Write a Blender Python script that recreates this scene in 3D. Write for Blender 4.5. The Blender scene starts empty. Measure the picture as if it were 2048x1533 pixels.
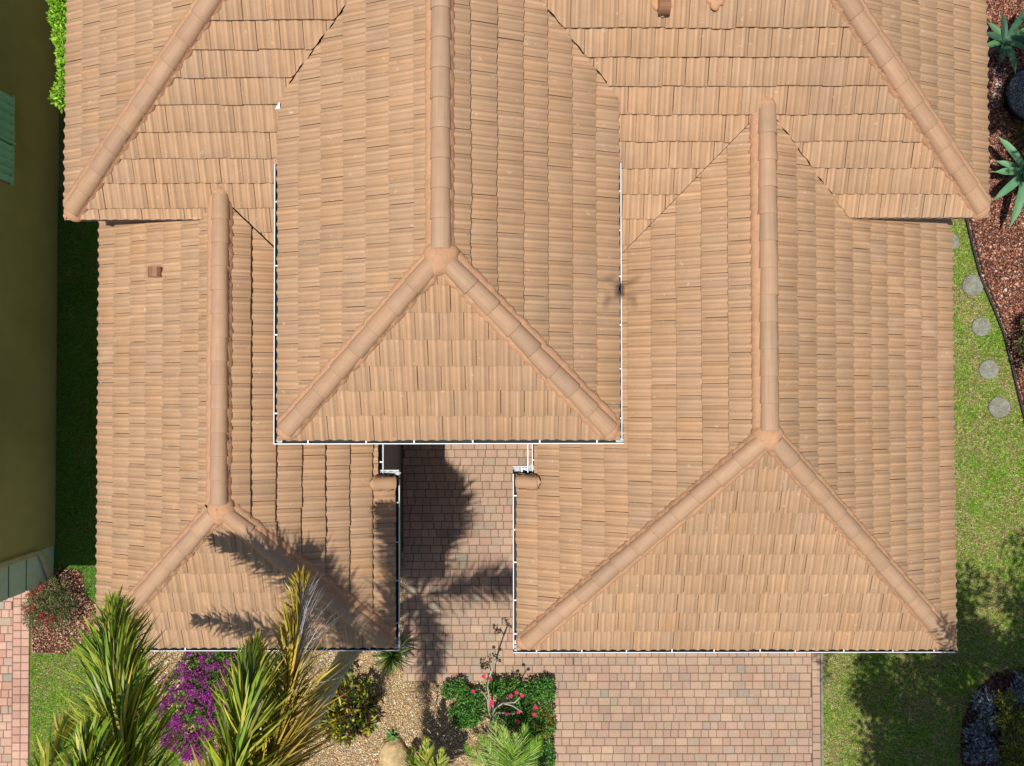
import bpy, bmesh, math, random
import numpy as np
from mathutils import Matrix, Vector

random.seed(7)
RNG = np.random.default_rng(11)
sc = bpy.context.scene
COL = sc.collection

# ------------------------------------------------------------------ camera
CAMZ = 14.3
FPX = 1420.0
A_, B_, C_ = -0.0158, 0.0022, 0.0018
def _rot(a, b, c):
    ca, sa = math.cos(a), math.sin(a)
    cb, sb = math.cos(b), math.sin(b)
    cc, s_ = math.cos(c), math.sin(c)
    Ra = Matrix(((1, 0, 0), (0, ca, -sa), (0, sa, ca)))
    Rb = Matrix(((cb, 0, -sb), (0, 1, 0), (sb, 0, cb)))
    Rc = Matrix(((cc, -s_, 0), (s_, cc, 0), (0, 0, 1)))
    return Rc @ Rb @ Ra
RW2C = _rot(A_, B_, C_)
RC2W = RW2C.transposed()
cam_d = bpy.data.cameras.new('camera')
cam_d.sensor_width = 36.0
cam_d.lens = FPX / 2048.0 * 36.0
cam_d.clip_start = 0.05
cam_d.clip_end = 500
cam = bpy.data.objects.new('camera', cam_d)
COL.objects.link(cam)
cam.matrix_world = Matrix.Translation((0, 0, CAMZ)) @ RC2W.to_4x4()
sc.camera = cam

# ------------------------------------------------------------------ light
SUNV = Vector((0.149, 0.144, -1.0)).normalized()      # direction of travel
ELEV = math.asin(-SUNV.z)
AZ = math.atan2(-SUNV.x, -SUNV.y)
world = bpy.data.worlds.new("World")
sc.world = world
world.use_nodes = True
nt = world.node_tree
bg = nt.nodes['Background']
sky = nt.nodes.new('ShaderNodeTexSky')
sky.sky_type = 'NISHITA'
sky.sun_disc = False
sky.sun_elevation = ELEV
sky.sun_rotation = AZ
nt.links.new(sky.outputs[0], bg.inputs[0])
bg.inputs[1].default_value = 0.08
sun_d = bpy.data.lights.new('sun', 'SUN')
sun_d.energy = 4.45
sun_d.angle = math.radians(0.55)
sun_d.color = (1.0, 0.95, 0.87)
sun = bpy.data.objects.new('sun', sun_d)
COL.objects.link(sun)
sun.rotation_euler = SUNV.to_track_quat('-Z', 'Y').to_euler()
sun.location = (-8, -8, 40)
sc.view_settings.view_transform = 'Standard'
sc.view_settings.look = 'None'
sc.view_settings.exposure = 0.0
sc.view_settings.gamma = 1.0
sc.render.engine = 'CYCLES'
sc.cycles.max_bounces = 6

# ------------------------------------------------------------------ helpers
def at(px, py, z=0.0):
    """point of the ray through photo pixel (px,py) at height z"""
    v = Vector(((px - 1024) / FPX, -(py - 766.5) / FPX, -1.0))
    d = RC2W @ v
    k = (CAMZ - z) / -d.z
    return Vector((d.x * k, d.y * k, z))

def atD(px, py, D):
    return at(px, py, CAMZ - D)

def tag(o, label=None, cat=None, group=None, kind=None):
    if label: o['label'] = label
    if cat: o['category'] = cat
    if group: o['group'] = group
    if kind: o['kind'] = kind
    return o

def empty(name, loc=(0, 0, 0), label=None, cat=None, group=None):
    o = bpy.data.objects.new(name, None)
    COL.objects.link(o)
    o.location = loc
    o.empty_display_size = 0.2
    return tag(o, label, cat, group)

def link(name, me, parent=None):
    o = bpy.data.objects.new(name, me)
    COL.objects.link(o)
    if parent is not None:
        o.parent = parent
        o.matrix_parent_inverse = Matrix.Translation(-Vector(parent.location))
    return o

class MB:
    """collects faces; build() links ONE mesh object (world coordinates)"""
    def __init__(s):
        s.v = []; s.f = []; s.m = []; s.c = []
        s.cur = (1, 1, 1)
    def vert(s, p):
        s.v.append((p[0], p[1], p[2])); s.c.append(s.cur); return len(s.v) - 1
    def face(s, idx, m=0):
        s.f.append(tuple(idx)); s.m.append(m)
    def poly(s, pts, m=0):
        s.face([s.vert(p) for p in pts], m)
    def box(s, lo, hi, m=0):
        x0, y0, z0 = lo; x1, y1, z1 = hi
        b = [s.vert(p) for p in ((x0,y0,z0),(x1,y0,z0),(x1,y1,z0),(x0,y1,z0),(x0,y0,z1),(x1,y0,z1),(x1,y1,z1),(x0,y1,z1))]
        for q in ((0,3,2,1),(4,5,6,7),(0,1,5,4),(1,2,6,5),(2,3,7,6),(3,0,4,7)):
            s.face([b[i] for i in q], m)
    def obox(s, c, ax, ay, az, m=0):
        c = Vector(c); b = []
        for sz in (-1, 1):
            for sx, sy in ((-1,-1),(1,-1),(1,1),(-1,1)):
                b.append(s.vert(c + ax*sx + ay*sy + az*sz))
        for q in ((0,3,2,1),(4,5,6,7),(0,1,5,4),(1,2,6,5),(2,3,7,6),(3,0,4,7)):
            s.face([b[i] for i in q], m)
    def tube(s, pts, rads, n=8, m=0, cap=True):
        pts = [Vector(p) for p in pts]; rings = []
        ref = Vector((0.13, 0.21, 1)).normalized()
        for i, p in enumerate(pts):
            d = (pts[min(i+1, len(pts)-1)] - pts[max(i-1, 0)]).normalized()
            r0 = ref if abs(d.dot(ref)) < 0.95 else Vector((1, 0, 0))
            a = d.cross(r0).normalized(); b = d.cross(a)
            r = rads[i] if hasattr(rads, '__len__') else rads
            rings.append([s.vert(p + (a*math.cos(2*math.pi*k/n) + b*math.sin(2*math.pi*k/n))*r) for k in range(n)])
        for i in range(len(rings)-1):
            for k in range(n):
                s.face((rings[i][k], rings[i][(k+1) % n], rings[i+1][(k+1) % n], rings[i+1][k]), m)
        if cap:
            s.face(rings[0][::-1], m); s.face(rings[-1], m)
    def build(s, name, mats, parent=None, smooth=False, attr=True):
        me = bpy.data.meshes.new(name)
        me.from_pydata(s.v, [], s.f)
        for mt in (mats if isinstance(mats, (list, tuple)) else [mats]):
            me.materials.append(mt)
        me.polygons.foreach_set('material_index', s.m)
        if smooth: me.polygons.foreach_set('use_smooth', [True]*len(s.f))
        if attr:
            ca = me.color_attributes.new('col', 'FLOAT_COLOR', 'POINT')
            arr = np.ones((len(s.v), 4), np.float32); arr[:, :3] = np.array(s.c, np.float32)
            ca.data.foreach_set('color', arr.ravel())
        me.validate(); me.update()
        return link(name, me, parent)

def np_mesh(name, V, F, mat, C=None, parent=None, smooth=False):
    """V (n,3); F (m,k) uniform; C (n,3)"""
    V = np.asarray(V, np.float32); F = np.asarray(F, np.int32)
    me = bpy.data.meshes.new(name)
    me.vertices.add(len(V)); me.vertices.foreach_set('co', V.ravel())
    k = F.shape[1]
    me.loops.add(F.size); me.loops.foreach_set('vertex_index', F.ravel())
    me.polygons.add(len(F))
    me.polygons.foreach_set('loop_start', np.arange(0, F.size, k, dtype=np.int32))
    if smooth: me.polygons.foreach_set('use_smooth', np.ones(len(F), bool))
    for mt in (mat if isinstance(mat, (list, tuple)) else [mat]): me.materials.append(mt)
    if C is not None:
        ca = me.color_attributes.new('col', 'FLOAT_COLOR', 'POINT')
        arr = np.ones((len(V), 4), np.float32); arr[:, :3] = C
        ca.data.foreach_set('color', arr.ravel())
    me.update(calc_edges=True)
    return link(name, me, parent)

def nrm(a):
    a = np.asarray(a, float)
    return a / (np.linalg.norm(a, axis=-1, keepdims=True) + 1e-9)

def ribbons(P, D, U, L, W, droop, col, k=3, prof=None, twist=0.0):
    """n leaf blades; returns V,F,C"""
    P = np.asarray(P, float); n = len(P); D = nrm(D); U = nrm(U)
    side = nrm(np.cross(D, U))
    L = np.broadcast_to(L, (n,)); W = np.broadcast_to(W, (n,)); droop = np.broadcast_to(droop, (n,))
    s = np.linspace(0, 1, k+1)
    if prof is None: prof = [0.55] + [1.0 - 0.75*((x-.35)/.65)**2 if x > .35 else 1.0 for x in s[1:-1]] + [0.06]
    prof = np.array(prof)
    cen = P[:, None, :] + D[:, None, :]*(L[:, None]*s)[..., None]
    cen = cen + np.array([0, 0, -1.0])*(droop[:, None]*L[:, None]*s**2)[..., None]
    off = side[:, None, :]*(W[:, None]*prof*0.5)[..., None]
    V = np.stack([cen-off, cen+off], 2).reshape(-1, 3)
    base = (np.arange(n)*(2*(k+1)))[:, None]
    q = []
    for i in range(k): q.append(base + np.array([2*i, 2*i+1, 2*i+3, 2*i+2]))
    F = np.stack(q, 1).reshape(-1, 4)
    C = np.repeat(np.asarray(col, float), 2*(k+1), axis=0)
    return V, F, C

def merge(parts):
    Vs, Fs, Cs = [], [], []; o = 0
    for V, F, C in parts:
        Vs.append(V); Fs.append(F+o); Cs.append(C); o += len(V)
    return np.vstack(Vs), np.vstack(Fs), np.vstack(Cs)

def pick(cols, n, jit=0.15, w=None):
    cols = np.array(cols, float)
    i = RNG.choice(len(cols), n, p=w)
    return np.clip(cols[i]*(1+RNG.normal(0, jit, (n, 1)))*(1+RNG.normal(0, jit*.3, (n, 3))), 0.004, 0.95)

# ------------------------------------------------------------------ materials
def mat(name, base=(.5, .5, .5), rough=.7, attr=False, noise=None, bump=None, spec=.3, transl=0, metallic=0, uvstreak=None, nscale2=None):
    m = bpy.data.materials.new(name); m.use_nodes = True
    N = m.node_tree; b = N.nodes['Principled BSDF']
    b.inputs['Roughness'].default_value = rough
    b.inputs['Specular IOR Level'].default_value = spec
    b.inputs['Metallic'].default_value = metallic
    b.inputs['Base Color'].default_value = (*base, 1)
    src = None
    if attr:
        a = N.nodes.new('ShaderNodeAttribute'); a.attribute_name = 'col'; src = a.outputs['Color']
    tc = N.nodes.new('ShaderNodeTexCoord')
    def mul(src, fac_out, lo, hi):
        mr = N.nodes.new('ShaderNodeMapRange')
        mr.inputs['From Min'].default_value = .25; mr.inputs['From Max'].default_value = .75
        mr.inputs['To Min'].default_value = lo; mr.inputs['To Max'].default_value = hi
        N.links.new(fac_out, mr.inputs['Value'])
        mx = N.nodes.new('ShaderNodeMix'); mx.data_type = 'RGBA'; mx.blend_type = 'MULTIPLY'
        mx.inputs[0].default_value = 1
        if src is None: mx.inputs[6].default_value = (*base, 1)
        else: N.links.new(src, mx.inputs[6])
        N.links.new(mr.outputs[0], mx.inputs[7])
        return mx.outputs[2]
    for nz in (noise or []):
        sc_, lo, hi = nz[:3]
        t = N.nodes.new('ShaderNodeTexNoise'); t.inputs['Scale'].default_value = sc_
        t.inputs['Detail'].default_value = 4
        N.links.new(tc.outputs['Object'], t.inputs['Vector'])
        src = mul(src, t.outputs[0], lo, hi)
    if uvstreak:
        sx, sy, lo, hi = uvstreak
        mp = N.nodes.new('ShaderNodeMapping'); mp.inputs['Scale'].default_value = (sx, sy, 1)
        N.links.new(tc.outputs['UV'], mp.inputs['Vector'])
        t = N.nodes.new('ShaderNodeTexNoise'); t.inputs['Scale'].default_value = 1
        t.inputs['Detail'].default_value = 3
        N.links.new(mp.outputs[0], t.inputs['Vector'])
        src = mul(src, t.outputs[0], lo, hi)
    if src is not None: N.links.new(src, b.inputs['Base Color'])
    if bump:
        t = N.nodes.new('ShaderNodeTexNoise'); t.inputs['Scale'].default_value = bump[0]
        t.inputs['Detail'].default_value = 4
        N.links.new(tc.outputs['Object'], t.inputs['Vector'])
        bp = N.nodes.new('ShaderNodeBump'); bp.inputs['Strength'].default_value = bump[1]
        bp.inputs['Distance'].default_value = bump[2] if len(bump) > 2 else .01
        N.links.new(t.outputs[0], bp.inputs['Height']); N.links.new(bp.outputs[0], b.inputs['Normal'])
    if transl:
        out = N.nodes['Material Output']
        tr = N.nodes.new('ShaderNodeBsdfTranslucent')
        if src is not None: N.links.new(src, tr.inputs['Color'])
        else: tr.inputs['Color'].default_value = (*base, 1)
        ms = N.nodes.new('ShaderNodeMixShader'); ms.inputs[0].default_value = transl
        N.links.new(b.outputs[0], ms.inputs[1]); N.links.new(tr.outputs[0], ms.inputs[2])
        N.links.new(ms.outputs[0], out.inputs['Surface'])
    return m

def add_specks(m, base_sock_mat=None, scale=9.0, thr=.72, color=(.2, .13, .08), strength=.8):
    """small stains with a shape of their own: thresholded noise mixed into the base colour"""
    N = m.node_tree; b = N.nodes['Principled BSDF']
    src = b.inputs['Base Color'].links[0].from_socket
    tc = N.nodes.new('ShaderNodeTexCoord')
    t = N.nodes.new('ShaderNodeTexNoise'); t.inputs['Scale'].default_value = scale; t.inputs['Detail'].default_value = 2
    N.links.new(tc.outputs['Object'], t.inputs['Vector'])
    mr = N.nodes.new('ShaderNodeMapRange'); mr.inputs['From Min'].default_value = thr; mr.inputs['From Max'].default_value = thr+.05
    mr.inputs['To Max'].default_value = strength
    N.links.new(t.outputs[0], mr.inputs['Value'])
    mx = N.nodes.new('ShaderNodeMix'); mx.data_type = 'RGBA'
    N.links.new(mr.outputs[0], mx.inputs[0]); N.links.new(src, mx.inputs[6]); mx.inputs[7].default_value = (*color, 1)
    N.links.new(mx.outputs[2], b.inputs['Base Color'])

M = {}
M['tile'] = mat('roof_tile_concrete', attr=True, rough=.75, spec=.25, noise=[(0.35, .92, 1.07), (2.6, .93, 1.06), (9, .95, 1.04)], uvstreak=(80, 1.2, .82, 1.15), bump=(60, .25, .004))
add_specks(M['tile'], scale=11, thr=.70, color=(.66, .50, .37), strength=.45)
add_specks(M['tile'], scale=21, thr=.735, color=(.20, .11, .06), strength=.7)
M['under'] = mat('roof_underlayment', (.035, .025, .02), .9)
M['cap'] = mat('ridge_cap_concrete', attr=True, rough=.62, spec=.35, noise=[(1.3, .93, 1.06), (7, .95, 1.05)], uvstreak=(40, 1.2, .90, 1.09), bump=(50, .2, .004))
add_specks(M['cap'], scale=20, thr=.75, color=(.22, .12, .07), strength=.6)
M['mortar'] = mat('salmon_mortar', (.53, .295, .165), .9, noise=[(3, .88, 1.08), (18, .88, 1.10)], bump=(45, .6, .01))
M['white'] = mat('white_gutter_paint', (.74, .77, .79), .45, spec=.5, noise=[(6, .93, 1.02)])
M['gutin'] = mat('gutter_inside_shade', (.10, .125, .13), .55, noise=[(4, .7, 1.3)])  # inside of the white gutter, its shade put into the grey
M['seal'] = mat('grey_sealant', (.50, .56, .57), .5, noise=[(14, .35, 1.3)], bump=(20, .6, .02))
M['brown'] = mat('brown_vent_paint', (.27, .125, .062), .32, spec=.5, noise=[(9, .85, 1.1)])
M['stucco'] = mat('cream_stucco', (.55, .47, .36), .9, noise=[(2, .9, 1.05)], bump=(80, .4, .01))
M['greywall'] = mat('grey_courtyard_wall', (.27, .25, .26), .8, noise=[(3, .85, 1.1)], bump=(80, .4, .01))  # darker and greyer than the stucco of the other walls
M['soffit'] = mat('soffit', (.45, .38, .33), .8)
M['bark'] = mat('grey_bark', (.20, .19, .16), .85, noise=[(5, .7, 1.2)], bump=(30, .6, .02))
M['leaf'] = mat('leaf', attr=True, rough=.42, spec=.35, transl=.16)
M['leafm'] = mat('leaf_matte', attr=True, rough=.6, spec=.2, transl=.22)
M['dry'] = mat('dry_leaf', attr=True, rough=.8, spec=.1)
M['stone'] = mat('chips', attr=True, rough=.8, spec=.25)
M['paver'] = mat('paver', attr=True, rough=.85, spec=.2, noise=[(.6, .86, 1.10), (2.3, .92, 1.06), (30, .9, 1.08), (90, .9, 1.1)], bump=(90, .5, .004))
M['joint'] = mat('joint_sand', (.13, .095, .07), .95, noise=[(12, .7, 1.3)])
M['soil'] = mat('lawn_soil', (.14, .16, .04), .95, noise=[(1.2, .7, 1.25), (14, .6, 1.4)], bump=(20, .6, .03))
M['gravbase'] = mat('gravel_bed', (.42, .29, .15), .95, noise=[(20, .5, 1.5), (60, .6, 1.4)], bump=(50, .8, .02))
M['mulchbase'] = mat('mulch_bed', (.085, .035, .022), .95, noise=[(16, .5, 1.5), (50, .6, 1.4)], bump=(40, .8, .02))
M['conc'] = mat('weathered_concrete', (.235, .235, .185), .9, noise=[(6, .7, 1.25), (35, .6, 1.35)], bump=(50, .5, .01))
M['rubber'] = mat('black_edging', (.012, .013, .015), .5)
M['nwall'] = mat('neighbour_wall_olive', (.50, .42, .17), .9, noise=[(.5, .8, 1.15), (2.4, .92, 1.06)], bump=(60, .4, .01))
M['nquoin'] = mat('pale_green_quoin', (.70, .80, .66), .8, noise=[(1.5, .9, 1.06), (8, .93, 1.05)])
M['ngroove'] = mat('groove_brown', (.10, .065, .04), .9)
M['npipe'] = mat('tan_downspout', (.62, .52, .32), .6, noise=[(5, .85, 1.1)])
M['shutter'] = mat('green_shutter', (.42, .78, .60), .5, noise=[(3, .85, 1.15)])
M['drone'] = mat('drone_grey', (.12, .12, .13), .5)
M['boulder'] = mat('sandstone', (.55, .40, .20), .9, noise=[(3, .6, 1.2), (12, .8, 1.15)], bump=(9, .8, .05))
M['potgravel'] = mat('grey_speckled_gravel', (.20, .21, .21), .9, noise=[(40, .2, 2.2)], bump=(60, .8, .02))

# ------------------------------------------------------------------ ground sheets
def sheet(name, pts, z, m, kind='structure', label=None):
    b = MB(); b.poly([(p[0], p[1], z) for p in pts]); o = b.build(name, m, attr=False)
    return tag(o, label, None, None, kind)
G = lambda l: [at(x, y, 0) for x, y in l]
sheet('ground', [(-90, -90), (90, -90), (90, 90), (-90, 90)], 0.0, M['soil'], label='ground under lawns, beds and houses')
P_GRAVEL = G([(282, 1285), (812, 1100), (812, 1362), (1104, 1362), (1104, 1640), (420, 1640), (355, 1500), (318, 1400)])
P_MULCHR = G([(1925, 380), (1938, 470), (1958, 540), (1990, 625), (2012, 690), (2030, 760), (2046, 850), (2200, 950), (2300, 200), (2200, -150), (1900, -150)])
P_LITTER = G([(60, 1130), (165, 1140), (172, 1190), (200, 1215), (200, 1255), (135, 1308), (66, 1305)])
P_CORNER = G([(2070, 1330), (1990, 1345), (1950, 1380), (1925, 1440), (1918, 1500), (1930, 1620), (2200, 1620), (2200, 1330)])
sheet('gravel_bed', P_GRAVEL, .006, M['gravbase'], label='shadow-flecked bed of tan river gravel')
sheet('mulch_bed', P_MULCHR, .006, M['mulchbase'], label='red bark mulch bed along the right edge')
sheet('leaf_litter_bed', P_LITTER, .006, M['mulchbase'], label='bed of reddish chips beside the left driveway')
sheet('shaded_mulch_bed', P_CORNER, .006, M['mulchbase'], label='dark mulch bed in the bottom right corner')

def inpoly(X, Y, poly):
    ins = np.zeros(len(X), bool); n = len(poly)
    for i in range(n):
        x1, y1 = poly[i][0], poly[i][1]; x2, y2 = poly[(i+1) % n][0], poly[(i+1) % n][1]
        c = ((y1 > Y) != (y2 > Y)) & (X < (x2-x1)*(Y-y1)/(y2-y1+1e-12)+x1)
        ins ^= c
    return ins
def scatter(poly, dens):
    xs = [p[0] for p in poly]; ys = [p[1] for p in poly]
    n = int((max(xs)-min(xs))*(max(ys)-min(ys))*dens)
    X = RNG.uniform(min(xs), max(xs), n); Y = RNG.uniform(min(ys), max(ys), n)
    k = inpoly(X, Y, poly); return X[k], Y[k]

# pavers ------------------------------------------------------------
PITCH = .1595
def pavers(name, rects, cols, w, edgecols, label, org=(0, 0), zt=.030, cuts=None):
    """rects (x0,y0,x1,y1) world; courses run along x"""
    b = MB()
    def brick(x0, y0, x1, y1, c):
        g = .0042; e = .010
        x0 += g; y0 += g; x1 -= g; y1 -= g
        if x1-x0 < .025 or y1-y0 < .025: return
        b.cur = c
        dz = random.gauss(0, .0012)
        o = [b.vert(p) for p in ((x0,y0,.004),(x1,y0,.004),(x1,y1,.004),(x0,y1,.004))]
        mdl = [b.vert(p) for p in ((x0,y0,zt-.008),(x1,y0,zt-.008),(x1,y1,zt-.008),(x0,y1,zt-.008))]
        t = [b.vert(p) for p in ((x0+e,y0+e,zt+dz),(x1-e,y0+e,zt+dz),(x1-e,y1-e,zt+dz),(x0+e,y1-e,zt+dz))]
        for r1, r2 in ((o, mdl), (mdl, t)):
            for i in range(4): b.face((r1[i], r1[(i+1) % 4], r2[(i+1) % 4], r2[i]))
        b.face(t)
    done = []
    for (x0, y0, x1, y1) in rects:
        j0 = math.floor((y0-org[1])/PITCH); j1 = math.ceil((y1-org[1])/PITCH)
        for j in range(j0, j1):
            ya = max(y0, org[1]+j*PITCH); yb = min(y1, org[1]+(j+1)*PITCH)
            rs = random.Random(j*7919+13)
            x = org[0]-14 + rs.uniform(0, .2)
            while x < x1:
                wd = rs.choice((.152, .152, .235, .235, .235))
                xa, xb = max(x, x0), min(x+wd, x1)
                cc = rs.choices(cols, w)[0]; jt = rs.gauss(1, .045)
                if xb > xa: brick(xa, ya, xb, yb, tuple(v*jt*rs.gauss(1, .015) for v in cc))
                x += wd
    for (x0, y0, x1, y1) in edgecols:
        y = y0
        while y < y1:
            cc = random.choices(cols[:2], w[:2])[0]; jt = random.gauss(1, .05)
            brick(x0, y, x1, min(y+PITCH, y1), tuple(v*jt for v in cc)); y += PITCH
    b.cur = (.13, .095, .07)
    o = b.build(name, M['paver'])
    return tag(o, label, None, None, 'structure')
def wx(px, py=1400): return at(px, py).x
def wy(py, px=1200): return at(px, py).y
tan, pink, gry, dk, lt = (.43, .293, .208), (.415, .272, .197), (.385, .285, .21), (.33, .27, .21), (.45, .312, .218)
XR = wx(1640); YT = wy(1300)
YA = wy(1362)
xw = -2.225
PV_W = [46, 17, 15, 3, 19]
rects = [(xw, YA, 1.2, 3.5), (wx(1106), -9.5, XR-.17, YA), (1.2, YA, XR-.17, -3.3)]
pavers('driveway', rects, [tan, pink, gry, dk, lt], PV_W, [(XR-.165, -9.5, XR, -3.3), (wx(1106)-.0, -9.5, wx(1106)+.0, -9.4)], 'tan and pink cobble paver driveway running into the courtyard', org=(.03, wy(1362)))
sheet('driveway_joint_sand', [(xw, YA-.01), (wx(1106), YA-.01), (wx(1106), -9.5), (XR+.0, -9.5), (XR+.0, -3.3), (1.2, -3.3), (1.2, 3.5), (xw, 3.5)], .010, M['joint'], label='dark sand in the joints of the paver driveway')
b = MB(); b.box((XR+.005, -9.5, 0), (XR+.05, -3.6, .034)); tag(b.build('kerb', M['conc'], attr=False), 'thin concrete edge along the right side of the driveway', None, None, 'structure')
XN = wx(60, 1300)
pavers('neighbour_driveway', [(-14, -9.5, XN-.33, -3.72)], [(.56, .35, .26), (.52, .30, .22), (.47, .34, .26), (.36, .32, .26), (.60, .39, .29)], [40, 20, 25, 6, 20], [(XN-.33, -9.5, XN-.165, -3.72), (XN-.165, -9.5, XN, -3.72)], 'pinkish paver driveway of the neighbouring house', org=(.07, -3.66))
sheet('neighbour_joint_sand', [(-14, -9.5), (XN, -9.5), (XN, -3.72), (-14, -3.72)], .010, M['joint'], label='joint sand between the pinkish pavers')

# chips ---------------------------------------------------------------
def chips(name, poly, dens, size, cols, w, label, flat=.5, z0=.012, excl=None, jit=.2):
    X, Y = scatter(poly, dens)
    if excl is not None:
        k = ~excl(X, Y); X, Y = X[k], Y[k]
    n = len(X)
    O = np.array([[1,0,0],[-.5,.87,0],[-.5,-.87,0],[.2,.1,1],[-.1,-.2,-.6]], float)
    T = np.array([[0,1,3],[1,2,3],[2,0,3],[1,0,4],[2,1,4],[0,2,4]])
    s = size*RNG.lognormal(0, .35, n)
    sh = RNG.uniform(.6, 1.25, (n, 3)); sh[:, 2] *= flat
    V = O[None]*sh[:, None]*s[:, None, None]*.5
    V = V + RNG.normal(0, .09, (n, 5, 3))*s[:, None, None]
    a = RNG.uniform(0, 6.283, n); ti = RNG.normal(0, .45, n)
    ca, sa = np.cos(a), np.sin(a); ct, st = np.cos(ti), np.sin(ti)
    y, z = V[..., 1]*ct[:, None]-V[..., 2]*st[:, None], V[..., 1]*st[:, None]+V[..., 2]*ct[:, None]
    x = V[..., 0]
    V = np.stack([x*ca[:, None]-y*sa[:, None]+X[:, None], x*sa[:, None]+y*ca[:, None]+Y[:, None], z+z0+RNG.uniform(0, size*.4, n)[:, None]], -1)
    F = (np.arange(n)*5)[:, None, None]+T[None]
    C = np.repeat(pick(cols, n, jit, w), 5, axis=0)
    o = np_mesh(name, V.reshape(-1, 3), F.reshape(-1, 3), M['stone'], C)
    return tag(o, label, None, None, 'stuff')
gcols = [(.78, .58, .34), (.60, .40, .20), (.88, .76, .56), (.36, .21, .09), (.46, .40, .32)]
chips('gravel', P_GRAVEL, 4200, .028, gcols, [.32, .28, .16, .14, .10], 'tan, white and brown river gravel of the front bed')
chips('bark_mulch', P_MULCHR, 1900, .042, [(.42, .17, .10), (.52, .25, .17), (.26, .11, .07), (.68, .47, .38), (.16, .07, .045)], [.32, .25, .22, .08, .13], 'red bark mulch of the bed on the right', flat=.35)
chips('leaf_litter', P_LITTER, 1700, .040, [(.46, .22, .14), (.60, .34, .22), (.32, .16, .09), (.55, .44, .30), (.12, .08, .05)], [.28, .27, .2, .15, .1], 'reddish chips and fallen leaves beside the left driveway', flat=.35)
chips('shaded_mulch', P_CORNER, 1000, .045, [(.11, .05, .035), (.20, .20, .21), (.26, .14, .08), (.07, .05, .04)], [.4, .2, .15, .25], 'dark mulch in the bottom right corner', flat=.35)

# grass ----------------------------------------------------------------
def noise2(X, Y, s, seed=0):
    r = np.random.default_rng(seed); v = 0
    for k in range(6):
        a = r.uniform(0, 6.28); f = s*(1+.35*k); p = r.uniform(0, 6.28)
        v = v + np.sin((X*math.cos(a)+Y*math.sin(a))*f+p + 1.3*np.sin((X*math.sin(a*1.7)-Y*math.cos(a*1.7))*f*.6+p))
    return v/6
def grass(name, poly, dens, gcol, dcol, dryfrac, label, excl=None, L=.055):
    X, Y = scatter(poly, dens)
    if excl is not None: k = ~excl(X, Y); X, Y = X[k], Y[k]
    nz = noise2(X, Y, 3.0, 3) + .7*noise2(X, Y, 9.0, 5)
    keep = RNG.uniform(0, 1, len(X)) > np.clip(nz*.8-.15, 0, .75)
    X, Y, nz = X[keep], Y[keep], nz[keep]
    n = len(X)
    a = RNG.uniform(0, 6.283, n); el = RNG.uniform(.25, 1.2, n)
    D = np.stack([np.cos(a)*np.cos(el), np.sin(a)*np.cos(el), np.sin(el)], -1)
    dry = RNG.uniform(0, 1, n) < np.clip(dryfrac+.42*nz, .02, .9)
    C = np.where(dry[:, None], pick(dcol, n, .2), pick(gcol, n, .28))
    V, F, C = ribbons(np.stack([X, Y, np.full(n, .004)], -1), D, np.tile([0, 0, 1.0], (n, 1)), RNG.uniform(.5, 1.2, n)*L, RNG.uniform(.6, 1.3, n)*.010, .2, C, k=1, prof=[1, .25])
    return tag(np_mesh(name, V, F, M['leafm'], C), label, None, None, 'stuff')
STONES = [(1903, 484, .16), (1946, 571, .215), (1963, 654, .19), (1978, 740, .20), (1999, 815, .215)]
def ex_st(X, Y):
    r = np.zeros(len(X), bool)
    for px, py, rr in STONES:
        p = at(px, py, .03); r |= (X-p.x)**2+(Y-p.y)**2 < (rr*.95)**2
    return r
green = [(.14, .34, .018), (.24, .48, .03), (.08, .23, .012), (.38, .56, .05)]
dryc = [(.60, .48, .22), (.46, .36, .15), (.72, .58, .34), (.30, .17, .09)]
P_LR = G([(1880, 400), (1925, 400), (1938, 470), (1958, 540), (1990, 625), (2012, 690), (2030, 760), (2046, 850), (2130, 950), (2130, 1345), (1990, 1345), (1950, 1380), (1925, 1440), (1918, 1500), (1930, 1600), (1640, 1600), (1646, 1280), (1880, 1270)])
grass('lawn_grass', P_LR, 5200, green, dryc, .44, 'patchy green and straw coloured grass right of the house', ex_st)
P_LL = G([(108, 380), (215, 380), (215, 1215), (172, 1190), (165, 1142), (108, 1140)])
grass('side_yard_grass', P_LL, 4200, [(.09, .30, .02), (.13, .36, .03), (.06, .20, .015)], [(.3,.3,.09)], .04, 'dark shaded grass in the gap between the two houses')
P_LF = G([(62, 1312), (135, 1306), (205, 1240), (215, 1180), (285, 1290), (318, 1400), (355, 1500), (400, 1620), (66, 1620)])
grass('front_lawn_grass', P_LF, 4600, green, dryc, .16, 'short green grass between the left driveway and the palm')

# ------------------------------------------------------------------ stepping stones
for i, (px, py, rr) in enumerate(STONES):
    p = at(px, py, .03); b = MB(); n = 30
    rs = random.Random(i)
    rad = [rr*(1+rs.gauss(0, .012)) for _ in range(n)]
    ring = lambda s, z: [b.vert((p.x+math.cos(6.283*k/n)*rad[k]*s, p.y+math.sin(6.283*k/n)*rad[k]*s, z)) for k in range(n)]
    r0, r1, r2 = ring(1, .001), ring(1, .032), ring(.955, .042)
    for A, B in ((r0, r1), (r1, r2)):
        for k in range(n): b.face((A[k], A[(k+1) % n], B[(k+1) % n], B[k]))
    b.face(r2)
    lab = ['round stepping stone half hidden by the tile eave, topmost of the five', 'round concrete stepping stone beside the black edging, second from the top',
           'smallest whole round stepping stone, with fallen leaves at its lower rim', 'round stepping stone with a mottled dark centre, second from the bottom',
           'round pale stepping stone lowest in the grass, beside the end of the black edging'][i]
    tag(b.build('stepping_stone', M['conc'], attr=False), lab, 'stepping stone', 'round stepping stones in the side lawn')
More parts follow.
